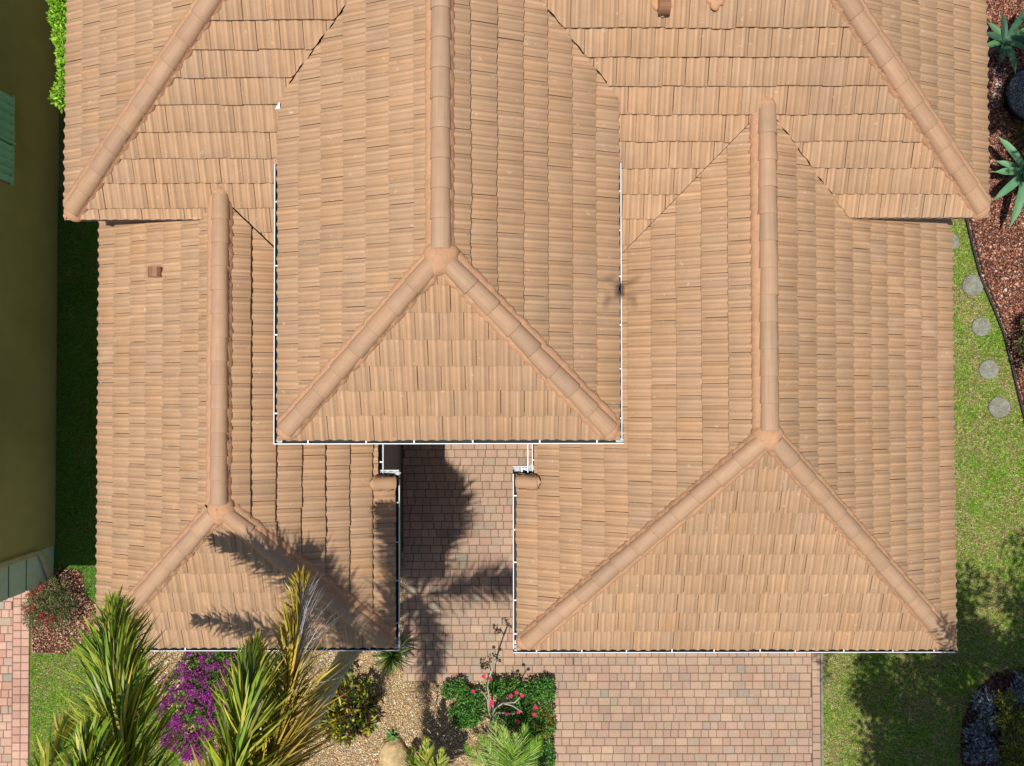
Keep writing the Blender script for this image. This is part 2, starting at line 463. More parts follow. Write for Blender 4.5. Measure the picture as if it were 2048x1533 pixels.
# edging tube
ed = [(1915, 380), (1932, 436), (1947, 500), (1963, 560), (1990, 622), (2008, 668), (2022, 725), (2034, 775), (2046, 825), (2070, 900)]
b = MB(); b.tube([at(x, y, .045) for x, y in ed], .022, 6); b.tube([at(x+7, y-3, .03) for x, y in ed], .012, 6)
tag(b.build('garden_edging', M['rubber'], smooth=True, attr=False), 'black plastic edging curving between lawn and red mulch', 'edging')

# ------------------------------------------------------------------ HOUSE
p_ = 0.4363
TW = .3135
CX0, CX1, CY, CZ = -3.220, 1.433, -.609, CAMZ-9.749
RX0, RX1, RY, RZ = .056, 6.960, -4.018, CAMZ-11.307
LX0, LX1, LY, LZ = -6.602, -1.891, -3.988, CAMZ-11.309
MX0, MX1, MY, MZ = -6.582, 6.961, 2.575, CAMZ-10.417
house = empty('house', (0, 0, 0), 'large house seen from above under salmon coloured tile roofs', 'house')
def Mz(y): return MZ + p_*(y-MY)

TILE_A = (.462, .287, .166)
def tile_color(rs):
    v = rs.gauss(1, .012)
    r = rs.random()
    if r < .03: v *= .94
    h = rs.gauss(0, .015)
    return (TILE_A[0]*v*(1+h), TILE_A[1]*v, TILE_A[2]*v*(1-h*1.5))

NP = 25
def roll(f):
    f = f % 1.0
    d = abs(f*2 % 1.0 - .5)     # centre of a roll at .25/.75
    if d < .12: return 1.0-.15*(d/.12)**2
    if d < .24:
        x = (d-.12)/.12
        return .85-.47*x*x*(3-2*x)
    return .38*((.5-d)/.26)**2
class Roof:
    def __init__(s): s.bm = bmesh.new(); s.cl = s.bm.verts.layers.float_color.new('col'); s.uv = s.bm.loops.layers.uv.new('UVMap')
    def face(s, org, du, dt, umax, tmax, z0, cuts, keep, E=.331, seed=0, t0=0.0, umin=0.0, half=.5, lift=.032, gapw=.0045, lipdark=0, rowrot=0, drift=.05):
        """org plan corner on eave; du,dt unit plan vectors; cuts [(point2d, normal2d)]; keep(x,y)->bool"""
        rs = random.Random(seed)
        bm = bmesh.new(); cl = bm.verts.layers.float_color.new('col'); uvl = bm.loops.layers.uv.new('UVMap')
        du = Vector((*du, 0)); dt = Vector((*dt, 0)); org = Vector((*org, 0))
        slope = math.sqrt(1+p_*p_)
        nrmv = (Vector((0, 0, 1)) - dt*p_)/slope
        def P(u, t, h): 
            q = org + du*u + dt*t; q.z = z0 + p_*t
            return q + nrmv*h
        j = 0; t = t0
        off0 = rs.uniform(0, TW)
        while t < tmax-(.17 if tmax < 4 else 0):
            off = off0 + (TW*half if j % 2 else 0) + rs.gauss(0, drift*TW*.6)
            i0 = int(math.floor((umin-off)/TW))-1; i1 = int(math.ceil((umax-off)/TW))+1
            rowj = rs.gauss(0, .004)
            for i in range(i0, i1):
                ua = off+i*TW
                g = abs(rs.gauss(gapw, .0025))
                w = TW-min(g, .009)
                c = tile_color(rs); 
                tj = rowj + rs.gauss(0, .0035); hj = rs.gauss(0, .0022)
                if rs.random() < .05: tj -= .010
                sk = rs.gauss(0, .0025)
                tops, lips, ups, und = [], [], [], []
                uvr = rs.uniform(0, 50); wearc = rs.uniform(1.06, 1.15)
                for k in range(NP):
                    f = k/(NP-1)
                    u = ua+f*w
                    hh = .025*roll(f)
                    tb = t+tj+sk*(f-.5)
                    hl = lift+hj+hh
                    a = bm.verts.new(P(u, tb+.004, hl)); 
                    a1 = bm.verts.new(P(u, tb, hl-.004))
                    l = bm.verts.new(P(u, tb+.001, hl-.012))
                    un = bm.verts.new(P(u, tb+.05, hl-.014))
                    up = bm.verts.new(P(u, t+E+.035, .002+hh+hj))
                    dd_ = abs(f*2 % 1.0 - .5); wear_shade = wearc if dd_ < .14 else (.93 if dd_ < .26 else .985)  # paler worn crowns, plus roll shading painted in as darker flanks
                    for v_, fc in ((a, wear_shade), (a1, wear_shade), (l, .95), (un, .9), (up, wear_shade)): v_[cl] = (c[0]*fc, c[1]*fc, c[2]*fc, 1)
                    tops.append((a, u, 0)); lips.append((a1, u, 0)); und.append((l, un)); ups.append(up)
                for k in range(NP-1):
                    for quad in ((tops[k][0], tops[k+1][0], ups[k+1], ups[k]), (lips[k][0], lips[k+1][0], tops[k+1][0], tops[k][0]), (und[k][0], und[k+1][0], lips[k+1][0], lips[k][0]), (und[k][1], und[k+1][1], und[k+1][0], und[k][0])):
                        fc = bm.faces.new(quad); fc.smooth = quad[0] is tops[k][0] 
                        u0, u1 = tops[k][1]+uvr, tops[k+1][1]+uvr
                        tt = t+uvr*3
                        for lp, (uu, vv) in zip(fc.loops, ((u0, tt), (u1, tt), (u1, tt+E), (u0, tt+E))): lp[uvl].uv = (uu, vv)
                # side edges down
                for k, sgn in ((0, -1), (NP-1, 1)):
                    a = tops[k][0]; up = ups[k]
                    d1 = bm.verts.new(a.co-nrmv*.016); d2 = bm.verts.new(up.co-nrmv*.010)
                    d1[cl] = d2[cl] = (c[0]*.9, c[1]*.9, c[2]*.9, 1)
                    bm.faces.new((a, up, d2, d1) if sgn < 0 else (d1, d2, up, a))
            j += 1; t += E
        # underlayment
        uq = [bm.verts.new(P(u_, t_, -.012)) for u_, t_ in ((umin-.02, t0+.03), (umax+.02, t0+.03), (umax+.02, tmax), (umin-.02, tmax))]
        fc = bm.faces.new(uq); fc.material_index = 1
        for pt, nm in cuts:
            geom = list(bm.verts)+list(bm.edges)+list(bm.faces)
            bmesh.ops.bisect_plane(bm, geom=geom, dist=1e-5, plane_co=(pt[0], pt[1], 0), plane_no=(nm[0], nm[1], 0))
        dead = []
        for f in bm.faces:
            c = f.calc_center_median()
            if not keep(c.x, c.y): dead.append(f)
        bmesh.ops.delete(bm, geom=dead, context='FACES')
        me = bpy.data.meshes.new('tmp'); bm.to_mesh(me); bm.free()
        s.bm.from_mesh(me); bpy.data.meshes.remove(me)
    def build(s, name, parent, label):
        me = bpy.data.meshes.new(name); s.bm.to_mesh(me); s.bm.free()
        me.materials.append(M['tile']); me.materials.append(M['under'])
        o = link(name, me, parent); o['label'] = label
        return o

def hipcuts(c, sx, sy):
    """cut line through corner c in direction (sx,sy) diagonal"""
    return (c, (sx*.7071, -sy*.7071)) if True else None
GAPV = .008
# ---- C roof (upper centre)
hC = (CX1-CX0)/2; cxm = (CX0+CX1)/2
R_ = Roof()
kC = (CZ-MZ)/p_
vC = lambda y, t: y < MY+kC+t-GAPV
R_.face((CX0, CY), (0, 1), (1, 0), 8.2, hC, CZ, [((CX0, CY), (.7071, -.7071)), ((CX0, MY+kC-GAPV), (.7071, -.7071))],
        lambda x, y: (x-CX0) < (y-CY) and x < cxm+.03 and vC(y, x-CX0), seed=1)
R_.face((CX1, 8.0), (0, -1), (-1, 0), 8.0-CY, hC, CZ, [((CX1, CY), (.7071, .7071)), ((CX1, MY+kC-GAPV), (.7071, .7071))],
        lambda x, y: (CX1-x) < (y-CY) and x > cxm-.03 and vC(y, CX1-x), seed=2, lift=.046)
R_.face((CX0, CY), (1, 0), (0, 1), CX1-CX0, hC, CZ, [((CX0, CY), (.7071, -.7071)), ((CX1, CY), (.7071, .7071))],
        lambda x, y: (y-CY) < (x-CX0) and (y-CY) < (CX1-x), seed=3)
roofC = R_.build('roof', house, 'highest roof in the middle, with white gutters on three sides')
# ---- R roof
hR = (RX1-RX0)/2; rxm = (RX0+RX1)/2
kR = (RZ-MZ)/p_
R_ = Roof()
JY = at(1050, 948, RZ).y; JX = at(1068, 915, RZ+.1).x
R_.face((RX0, 5), (0, -1), (1, 0), 5-RY, hR, RZ, [((RX0, RY), (.7071, -.7071)), ((RX0, MY+kR-GAPV), (.7071, -.7071)), ((0, JY), (0, 1)), ((JX, 0), (1, 0))],
        lambda x, y: (x-RX0) < (y-RY) and x < rxm+.03 and y < MY+kR+(x-RX0)-GAPV and not (y > JY and x < JX), seed=4) if False else None
R_.face((RX0, RY), (0, 1), (1, 0), 9.2, hR, RZ, [((RX0, RY), (.7071, -.7071)), ((RX0, MY+kR-GAPV), (.7071, -.7071)), ((0, JY), (0, 1)), ((JX, 0), (1, 0))],
        lambda x, y: (x-RX0) < (y-RY) and x < rxm+.03 and y < MY+kR+(x-RX0)-GAPV and not (y > JY and x < JX), seed=4)
R_.face((RX1, 5), (0, -1), (-1, 0), 5-RY, hR, RZ, [((RX1, RY), (.7071, .7071)), ((RX1, MY+kR-GAPV*.5), (.7071, .7071)), ((0, MY+.5), (0, 1))],
        lambda x, y: (RX1-x) < (y-RY) and x > rxm-.03 and (y < MY+kR+(RX1-x)-GAPV or y < MY+.5), seed=5)
R_.face((RX0, RY), (1, 0), (0, 1), RX1-RX0, hR, RZ, [((RX0, RY), (.7071, -.7071)), ((RX1, RY), (.7071, .7071))],
        lambda x, y: (y-RY) < (x-RX0) and (y-RY) < (RX1-x), seed=6, half=.28, drift=.08)
roofR = R_.build('roof', house, 'large hipped roof on the right, over the garage wing')
# ---- L roof
hL = (LX1-LX0)/2; lxm = (LX0+LX1)/2
kL = (LZ-MZ)/p_
R_ = Roof()
JYL = at(775, 957, LZ).y; JXL = at(757, 915, LZ+.1).x
R_.face((LX0, LY), (0, 1), (1, 0), 8, hL, LZ, [((LX0, LY), (.7071, -.7071)), ((LX0, MY+kL-GAPV), (.7071, -.7071)), ((0, MY+.5), (0, 1))],
        lambda x, y: (x-LX0) < (y-LY) and x < lxm+.03 and (y < MY+kL+(x-LX0)-GAPV or y < MY+.5), seed=7)
R_.face((LX1, 4), (0, -1), (-1, 0), 4-LY, hL, LZ, [((LX1, LY), (.7071, .7071)), ((LX1, MY+kL-.02), (.7071, .7071)), ((0, JYL), (0, 1)), ((JXL, 0), (1, 0))],
        lambda x, y: (LX1-x) < (y-LY) and x > lxm-.03 and y < MY+kL+(LX1-x)-.02 and not (y > JYL and x > JXL), seed=8, lift=.055)
R_.face((LX0, LY), (1, 0), (0, 1), LX1-LX0, hL, LZ, [((LX0, LY), (.7071, -.7071)), ((LX1, LY), (.7071, .7071))],
        lambda x, y: (y-LY) < (x-LX0) and (y-LY) < (LX1-x), seed=9)
roofL = R_.build('roof', house, 'narrow hipped roof on the left, shaded by palm fronds')
# ---- M roof
hM = (MX1-MX0)/2; mxm = (MX0+MX1)/2
R_ = Roof()
xa, xb = -4.47, 4.90
def kM(x, y):
    if not ((y-MY) < (x-MX0) and (y-MY) < (MX1-x) and (y > MY-.001 or xa < x < xb)): return False
    if CX0+.15 < x < CX1-.15 and y < MY+kC+min(x-CX0, CX1-x)+GV2: return False
    if xR0 < x < RX1 and y < MY+kR+min(x-RX0, RX1-x)+GV2*.2: return False
    if LX0 < x < LX1 and y < MY+kL+min(x-LX0, LX1-x)+GV2: return False
    return True
GV2 = .008
xR0 = RX0
cutsM = [((MX0, MY), (.7071, -.7071)), ((MX1, MY), (.7071, .7071)), ((0, MY), (0, 1)), ((xa, 0), (1, 0)), ((xb, 0), (1, 0)), ((-.9, 0), (1, 0)), ((CX0+.15, 0), (1, 0)), ((CX1-.15, 0), (1, 0))]
for cx0, cx1, kk, gg in ((CX0, CX1, kC, GV2), (RX0, RX1, kR, GV2*.2), (LX0, LX1, kL, GV2)):
    cutsM += [((cx0, MY+kk+gg), (.7071, -.7071)), ((cx1, MY+kk+gg), (.7071, .7071))]
EL = .3205
R_.face((MX0, MY), (1, 0), (0, 1), 5.7, 5.2, MZ, cutsM, lambda x, y: kM(x, y) and x < -.9, seed=10, t0=.165-3*EL, E=EL, lift=.046)
R_.face((MX0, MY), (1, 0), (0, 1), MX1-MX0, 5.2, MZ, cutsM, lambda x, y: kM(x, y) and x > -.9, seed=11, t0=-3*.331, umin=5.6, lift=.048, half=.62)
R_.face((MX0, MY), (0, 1), (1, 0), 6.8, 5.0, MZ, [((MX0, MY), (.7071, -.7071))], lambda x, y: (x-MX0) < (y-MY), seed=12)
R_.face((MX1, 9.3), (0, -1), (-1, 0), 9.3-MY, 5.0, MZ, [((MX1, MY), (.7071, .7071))], lambda x, y: (MX1-x) < (y-MY), seed=13)
roofM = R_.build('roof', house, 'main roof across the top of the picture, running behind the other three')
# rest of the main roof, outside the photograph, as plain slopes
b = MB()
ap = (mxm, MY+hM, MZ+p_*hM); yb_ = MY+2*hM
b.poly([(MX0, 9.2, MZ), (MX0+5, 9.2, MZ+5*p_), ap, (MX0, yb_, MZ)])
b.poly([(MX1, yb_, MZ), ap, (MX1-5, 9.2, MZ+5*p_), (MX1, 9.2, MZ)])
b.poly([(MX0, yb_, MZ), ap, (MX1, yb_, MZ)])
b.poly([(MX0+4.9, MY+4.9, MZ+4.9*p_), (MX1-4.9, MY+4.9, MZ+4.9*p_), ap])
b.poly([(MX0+4.9, MY+4.9, MZ+4.9*p_), ap, (MX0+5, 9.3, MZ+5*p_)])
b.poly([(MX1-4.9, MY+4.9, MZ+4.9*p_), (MX1-5, 9.3, MZ+5*p_), ap])
b.cur = TILE_A
b.c = [TILE_A]*len(b.v)
b.build('roof', M['tile'], house)

# ---- caps & mortar
def cap_colors(rs, g):
    v = rs.gauss(1, .03)
    a = rs.random()*.5+g*.5
    A = np.array((.45, .268, .152)); B = np.array((.405, .262, .168))
    return tuple((A*(1-a)+B*a)*v)
def cap_row(name, parent, P0, P1, seed, grey=.3, drop=.4, m0=0.05, m1=0.0, r=.132, step=.385, tip=False, label=None, mortarw=(.17, .17)):
    """P0 low/near end, P1 far end; points lie on the roof plane ridge line"""
    rs = random.Random(seed)
    P0 = Vector(P0); P1 = Vector(P1); d = (P1-P0); L = d.length; d.normalize()
    s = Vector((-d.y, d.x, 0)).normalized(); n = d.cross(s)*-1
    if n.z < 0: n = -n
    k = max(1, round(L/step)); step = L/k
    b = MB(); NS = 12
    me_uv = []
    for i in range(k):
        a0 = i*step; a1 = (i+1)*step+.03
        b.cur = cap_colors(rs, grey)
        j = rs.gauss(0, .004); 
        rows = []
        for (aa, rr, hh, th) in ((a0+.012, r*1.0, .122, 0), (a0, r*1.02, .122, .0), (a0+.3*step, r*.97, .116, 0), (a1, r*.90, .103, 0)):
            base = P0 + d*aa + s*j + n*.022
            row = []
            for q in range(NS+1):
                an = math.pi*q/NS
                y = math.cos(an); z = math.sin(an)**.85
                row.append(b.vert(base + s*(y*rr) + n*(z*(hh - (0.006 if aa == a0 else 0)))))
            rows.append(row)
        inner = []
        base = P0+d*(a0+.002)+s*j+n*.022
        inner = [b.vert(base+s*(math.cos(math.pi*q/NS)*(r-.016))+n*(math.sin(math.pi*q/NS)**.85*.104)) for q in range(NS+1)]
        inner2 = [b.vert(base+d*.06+s*(math.cos(math.pi*q/NS)*(r-.017))+n*(math.sin(math.pi*q/NS)**.85*.102)) for q in range(NS+1)]
        seq = [inner2, inner, rows[1], rows[0], rows[2], rows[3]]
        for A, B in zip(seq[:-1], seq[1:]):
            for q in range(NS): b.face((A[q], B[q], B[q+1], A[q+1]))
    o = b.build(name, M['cap'], parent, smooth=True)
    if label: o['label'] = label
    # uv along the cap for streaks
    me = o.data; uv = me.uv_layers.new(name='UVMap')
    co = np.empty(len(me.vertices)*3, np.float32); me.vertices.foreach_get('co', co); co = co.reshape(-1, 3)
    rel = co-np.array(P0)
    U = rel@np.array(s); T = rel@np.array(d)
    li = np.empty(len(me.loops), np.int32); me.loops.foreach_get('vertex_index', li)
    uv.data.foreach_set('uv', np.stack([U[li]+seed*3.1, T[li]], -1).ravel().astype(np.float32))
    # mortar bed
    wv = [rs.gauss(0, .010) for _ in range(40)]; wob = [(wv[q]+wv[(q+1) % 40]+wv[(q+2) % 40])/2.2 for q in range(40)]
    mb = MB(); seg = .035; m = max(6, int((L+m0+m1)/seg)); prev = None
    wl = mortarw[0]; wr = mortarw[1]
    for i in range(m+1):
        aa = -m0 + (L+m0+m1)*i/m
        env = 1.0
        if tip and aa > L-.06: env = max(.25, math.sqrt(max(0, 1-((aa-(L-.06))/(m1+.06))**2)))
        if aa < 0.0: env = max(.3, math.sqrt(max(0.0, 1-(aa/(-m0-1e-3))**2))) if m0 > .02 else 1
        sc_ = .5+.5*math.sin(aa*2*math.pi/.157+seed)
        wl_ = (wl+wob[i % 40]+.008*sc_)*env; wr_ = (wr+wob[(i*7+5) % 40]+.008*(1-sc_))*env
        c = P0+d*aa
        row = []
        for o_, h_ in ((-wl_-.006, .02), (-wl_, .068+rs.gauss(0, .003)), (-wl_*.80, .082+rs.gauss(0, .003)), (-.12*env, .092), (0, .095 if 0 < aa < L else .080*env), (.12*env, .092), (wr_*.80, .082+rs.gauss(0, .003)), (wr_, .068+rs.gauss(0, .003)), (wr_+.006, .02)):
            row.append(mb.vert(c + s*o_ + Vector((0, 0, h_-drop*abs(o_)*.92))))
        if prev:
            for q in range(8): mb.face((prev[q], prev[q+1], row[q+1], row[q]))
        prev = row
    mo = mb.build('mortar', M['mortar'], o, smooth=True, attr=False)
    return o
def blob(name, parent, c, rx, rz, seed, m, amp=.12, n=20, rings=6, flat=.0):
    rs = random.Random(seed); b = MB(); c = Vector(c)
    ph = [rs.uniform(0, 6.28) for _ in range(4)]
    prev = None
    for i in range(rings+1):
        el = (math.pi/2)*i/rings
        row = []
        for k in range(n):
            a = 6.283*k/n
            w = 1+amp*(math.sin(3*a+ph[0])*.5+math.sin(5*a+ph[1])*.35+math.sin(8*a+ph[2])*.3)
            row.append(b.vert(c+Vector((math.cos(a)*math.cos(el)*rx*w, math.sin(a)*math.cos(el)*rx*w, math.sin(el)*rz+rs.gauss(0, rz*.02)))))
        if prev:
            for k in range(n): b.face((prev[k], prev[(k+1) % n], row[(k+1) % n], row[k]))
        prev = row
    b.face(prev)
    return b.build(name, m, parent, smooth=True, attr=False)
dh = p_*.7071; dr = p_
i_ = .135
def hip(parent, x, y, z, sx, L, seed, **kw):
    P0 = (x+sx*i_, y+i_, z+p_*i_); P1 = (x+sx*L, y+L, z+p_*L)
    return cap_row('hip_cap', parent, P0, P1, seed, drop=dh, m0=.085, **kw)
hip(roofC, CX0, CY, CZ, 1, hC-.10, 21, grey=.25, mortarw=(.145, .185)); hip(roofC, CX1, CY, CZ, -1, hC-.10, 22, grey=.75, mortarw=(.19, .160))
cap_row('ridge_cap', roofC, (cxm, CY+hC+.06, CZ+p_*hC), (cxm, 6.6, CZ+p_*hC), 23, grey=.8, drop=dr, mortarw=(.150, .190))
blob('mortar', roofC, (cxm, CY+hC-.02, CZ+p_*hC-.04), .225, .17, 1, M['mortar'])
hip(roofR, RX0, RY, RZ, 1, hR-.10, 24, grey=.55, mortarw=(.185, .155)); hip(roofR, RX1, RY, RZ, -1, hR-.10, 25, grey=.6, mortarw=(.18, .148))
yRt = MY+kR+hR
cap_row('ridge_cap', roofR, (rxm, RY+hR+.06, RZ+p_*hR), (rxm, yRt-.03, RZ+p_*hR), 26, grey=.75, drop=dr, m1=.12, tip=True, mortarw=(.145, .195))
blob('mortar', roofR, (rxm, RY+hR-.02, RZ+p_*hR-.05), .215, .17, 2, M['mortar'])
blob('mortar', roofR, (rxm, yRt+.0, RZ+p_*hR-.03), .150, .150, 12, M['mortar'], amp=.05)
hip(roofL, LX0, LY, LZ, 1, hL-.10, 27, grey=.35, mortarw=(.148, .185)); hip(roofL, LX1, LY, LZ, -1, hL-.10, 28, grey=.3, mortarw=(.185, .165))
yLt = MY+kL+hL
cap_row('ridge_cap', roofL, (lxm, LY+hL+.06, LZ+p_*hL), (lxm, yLt-.01, LZ+p_*hL), 29, grey=.45, drop=dr, m1=.12, tip=True, mortarw=(.145, .21), step=.35)
blob('mortar', roofL, (lxm, LY+hL-.03, LZ+p_*hL-.05), .215, .165, 3, M['mortar'])
blob('mortar', roofL, (lxm, yLt+.02, LZ+p_*hL-.03), .145, .15, 13, M['mortar'], amp=.05)
hip(roofM, MX0, MY, MZ, 1, 5.0, 30, grey=.25, mortarw=(.142, .215)); hip(roofM, MX1, MY, MZ, -1, 5.0, 31, grey=.35, mortarw=(.225, .142))
# rounded mortar plugs at the eave ends of the hips
for par, x, y, z, sx in ((roofC, CX0, CY, CZ, 1), (roofC, CX1, CY, CZ, -1), (roofR, RX0, RY, RZ, 1), (roofR, RX1, RY, RZ, -1), (roofL, LX0, LY, LZ, 1), (roofL, LX1, LY, LZ, -1), (roofM, MX0, MY, MZ, 1), (roofM, MX1, MY, MZ, -1)):
    blob('mortar', par, (x+sx*.13, y+.13, z+.0), .155, .145, int(abs(x*97)), M['mortar'], amp=.05)
# short end caps over the roof jogs above the courtyard
for par, px0, px1, py in ((roofL, 747, 787, 966), (roofR, 1037, 1076, 964)):
    zz = LZ+.14
    a, c = at(px0, py, zz), at(px1, py, zz)
    a.z = LZ+.04+ (p_*(LX1-a.x) if par is roofL else p_*(a.x-RX0)); c.z = LZ+.04+(p_*(LX1-c.x) if par is roofL else p_*(c.x-RX0))
    lo, hi = (c, a) if par is roofL else (a, c)
    cap_row('ridge_cap', par, lo, hi, 40+px0, grey=0, drop=.02, m0=.0, m1=.04, tip=True, r=.110, mortarw=(.112, .116))

# ---- roof vents
def vent(name, c, zroof, ax, up_slope, label):
    """gooseneck hood, opening towards -ax"""
    o = empty(name, (c[0], c[1], zroof), label, None); o.parent = house
    ax = Vector((*ax, 0)); sd = Vector((-ax.y, ax.x, 0)); c = Vector((c[0], c[1], zroof))
    b = MB(); prof = []
    L, Hh, Wd = .085, .16, .075
    pts = [(-.115, .055), (-.112, .10), (-.095, .135), (-.06, .158), (-.01, .165), (.05, .15), (.085, .11), (.095, .03), (.095, -.06)]
    A = [b.vert(c+ax*x+sd*Wd+Vector((0, 0, z))) for x, z in pts]; B = [b.vert(c+ax*x-sd*Wd+Vector((0, 0, z))) for x, z in pts]
    for i in range(len(pts)-1): b.face((A[i], A[i+1], B[i+1], B[i]))
    for S, sg in ((A, 1), (B, -1)):
        lo = [b.vert(c+ax*x+sd*Wd*sg+Vector((0, 0, min(z, .055) if x < -.02 else -.06))) for x, z in pts]
        for i in range(len(pts)-1): b.face((S[i], S[i+1], lo[i+1], lo[i]))
    b.poly([c+ax*-.02+sd*Wd+Vector((0, 0, -.06)), c+ax*-.02-sd*Wd+Vector((0, 0, -.06)), c+ax*-.02-sd*Wd+Vector((0, 0, .06)), c+ax*-.02+sd*Wd+Vector((0, 0, .06))])
    h = b.build('hood', M['brown'], None, attr=False, smooth=False)
    h.parent = o; h.matrix_parent_inverse = Matrix.Translation(-c)
    return o
v1 = at(309, 544, 3.35); z1 = LZ+p_*(v1.x-LX0)+.05
v1 = at(309, 544, z1+.12); vo = vent('roof_vent', (v1.x, v1.y), z1, (1, 0), None, 'small brown vent hood on the left roof')
m_ = blob('mortar', roofL, (v1.x+.13, v1.y, z1+.01), .115, .05, 55, M['mortar'], amp=.3)
v2 = at(1330, 6, MZ+1.15+.12); z2 = Mz(v2.y)+.05
vent('roof_vent', (v2.x, v2.y), z2, (0, 1), None, 'brown vent hood at the top edge of the main roof')
blob('mortar', roofM, (v2.x, v2.y+.06, z2-.01), .145, .05, 56, M['mortar'], amp=.3)
v3 = at(1433, -4, MZ+1.2); z3 = Mz(v3.y)+.04
b = MB(); b.tube([(v3.x, v3.y, z3-.05), (v3.x, v3.y, z3+.16)], .045, 14)
pp = b.build('vent_pipe', M['brown'], house, attr=False)
blob('mortar', pp, (v3.x, v3.y-.01, z3-.015), .12, .06, 57, M['mortar'], amp=.25)

# ---- gutters
def gutter(P0, P1, out, label, bracket=.85, off=.072, ends=(True, True), seed=0, white=True, zoff=-.012):
    """P0,P1 tile edge line ends (x,y,z); out = outward unit plan vector; outer lip stands off metres outside the tile edge"""
    P0 = Vector(P0); P1 = Vector(P1); o_ = Vector((*out, 0)); d = (P1-P0).normalized(); L = (P1-P0).length
    b = MB()
    W_ = .125
    x1 = off; x0 = off-W_
    zt = zoff
    outer = [(x0, zt-.01), (x0, zt-.125), (x0+.07, zt-.125), (x1-.02, zt-.085), (x1, zt-.045), (x1, zt), (x1-.014, zt+.003), (x1-.014, zt-.012)]
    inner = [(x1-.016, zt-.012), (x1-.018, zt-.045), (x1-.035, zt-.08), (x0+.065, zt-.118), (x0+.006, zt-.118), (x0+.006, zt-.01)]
    def ext(prof, m):
        A = [b.vert(P0+o_*x+Vector((0, 0, z))) for x, z in prof]; B = [b.vert(P1+o_*x+Vector((0, 0, z))) for x, z in prof]
        for i in range(len(prof)-1): b.face((A[i], B[i], B[i+1], A[i+1]), m)
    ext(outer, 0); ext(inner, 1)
    for e, (Q, fl) in enumerate(((P0, ends[0]), (P1, ends[1]))):
        if fl: b.poly([Q+o_*x+Vector((0, 0, z)) for x, z in ((x0, zt), (x0, zt-.125), (x0+.07, zt-.125), (x1, zt-.045), (x1, zt))], 0)
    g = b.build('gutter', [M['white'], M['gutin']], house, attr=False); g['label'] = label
    rs = random.Random(seed); n = max(1, round(L/bracket))
    for i in range(n):
        q = P0+d*(L*(i+.5)/n+rs.uniform(-.08, .08))
        k = MB()
        k.obox(q+o_*(x1-.052)+Vector((0, 0, zt-.012)), d*.010, o_*.048, Vector((0, 0, .003)))
        k.obox(q+d*.013+o_*(x1-.075)+Vector((0, 0, zt-.002)), d*.007, o_*.012, Vector((0, 0, .006)))
        k.build('bracket', M['white'], g, attr=False)
    return g
e = .075
ga = at(1236, 326, CZ).y
gutter((CX0, CY-e+.0, CZ), (CX0, ga, CZ), (-1, 0), 'white gutter on the left side of the highest roof', off=.083, seed=1, bracket=1.0)
gutter((CX0-.083, CY, CZ), (CX1+e, CY, CZ), (0, -1), 'white gutter along the front of the highest roof', off=.075, seed=2, bracket=.78)
gutter((CX1, CY-.0, CZ), (CX1, ga, CZ), (1, 0), 'white gutter on the right side of the highest roof', off=.060, seed=3, bracket=.62)
gutter((RX0, RY-.02, RZ), (RX0, JY-.005, RZ), (-1, 0), 'white gutter above the right side of the courtyard', off=.070, seed=4, bracket=.56)
gutter((RX0-.07, RY, RZ), (RX1+.02, RY, RZ), (0, -1), 'white gutter along the front of the garage roof', off=.084, seed=5, bracket=.72)
gutter((LX1, LY-.02, LZ), (LX1, JYL-.02, LZ), (1, 0), 'white gutter above the left side of the courtyard', off=.075, seed=6, bracket=.60)
gutter((LX0-.0, LY, LZ), (LX1+.07, LY, LZ), (0, -1), 'white gutter along the front of the left wing', off=.080, seed=7, bracket=.9)
gutter((RX1, RY, RZ-.03), (RX1, 2.9, RZ-.03), (1, 0), 'gutter hidden below the right tile edge', off=.018, seed=8, bracket=1.2)
gutter((LX0, LY, LZ-.03), (LX0, 2.9, LZ-.03), (-1, 0), 'gutter hidden below the left tile edge', off=.012, seed=9, bracket=1.2)
# jog gutters
zj = LZ+.07
gutter((JXL, JYL+.02, zj), (JXL, 1.0, zj), (1, 0), 'short upper gutter at the left courtyard corner', off=.07, seed=10, bracket=.5)
gutter((JXL-.02, JYL+.06, zj-.03), (LX1+.07, JYL+.06, zj-.03), (0, 1), 'short return gutter at the left courtyard corner', off=.075, seed=11, bracket=9)
gutter((JX, JY, zj), (JX, 1.0, zj), (-1, 0), 'short upper gutter at the right courtyard corner', off=.03, seed=12, bracket=.5)
b = MB(); b.box((JX-.105, JY+.02, zj-.09), (JX-.088, 1.0, zj-.005)); b.build('fascia', M['white'], house, attr=False)
gutter((RX0-.07, JY+.05, zj-.03), (JX+.02, JY+.05, zj-.03), (0, 1), 'short return gutter at the right courtyard corner', off=.075, seed=13, bracket=9)
# sealant smears in the corners
def smear(c, sx, sy, seed):
    rs = random.Random(seed); b = MB(); n = 14
    cc = b.vert((c[0], c[1], c[2]+.004))
    r = [b.vert((c[0]+math.cos(6.283*k/n)*sx*rs.uniform(.6, 1.15), c[1]+math.sin(6.283*k/n)*sy*rs.uniform(.6, 1.15), c[2]+rs.gauss(0, .006))) for k in range(n)]
    for k in range(n): b.face((cc, r[k], r[(k+1) % n]))
    b.build('sealant', M['seal'], house, attr=False, smooth=True)
smear((CX0-.005, CY-.035, CZ-.055), .05, .035, 1); smear((CX1+.02, CY-.03, CZ-.05), .055, .05, 2)
smear((RX0-.025, RY+.02, RZ-.05), .04, .10, 3); smear((LX1+.03, LY+.03, LZ-.05), .04, .12, 4)
smear((JXL+.04, JYL+.085, zj-.04), .07, .045, 5); smear((LX1+.02, JYL+.09, zj-.045), .08, .045, 6); smear(((JXL+LX1)/2+.03, JYL+.09, zj-.05), .09, .03, 16)
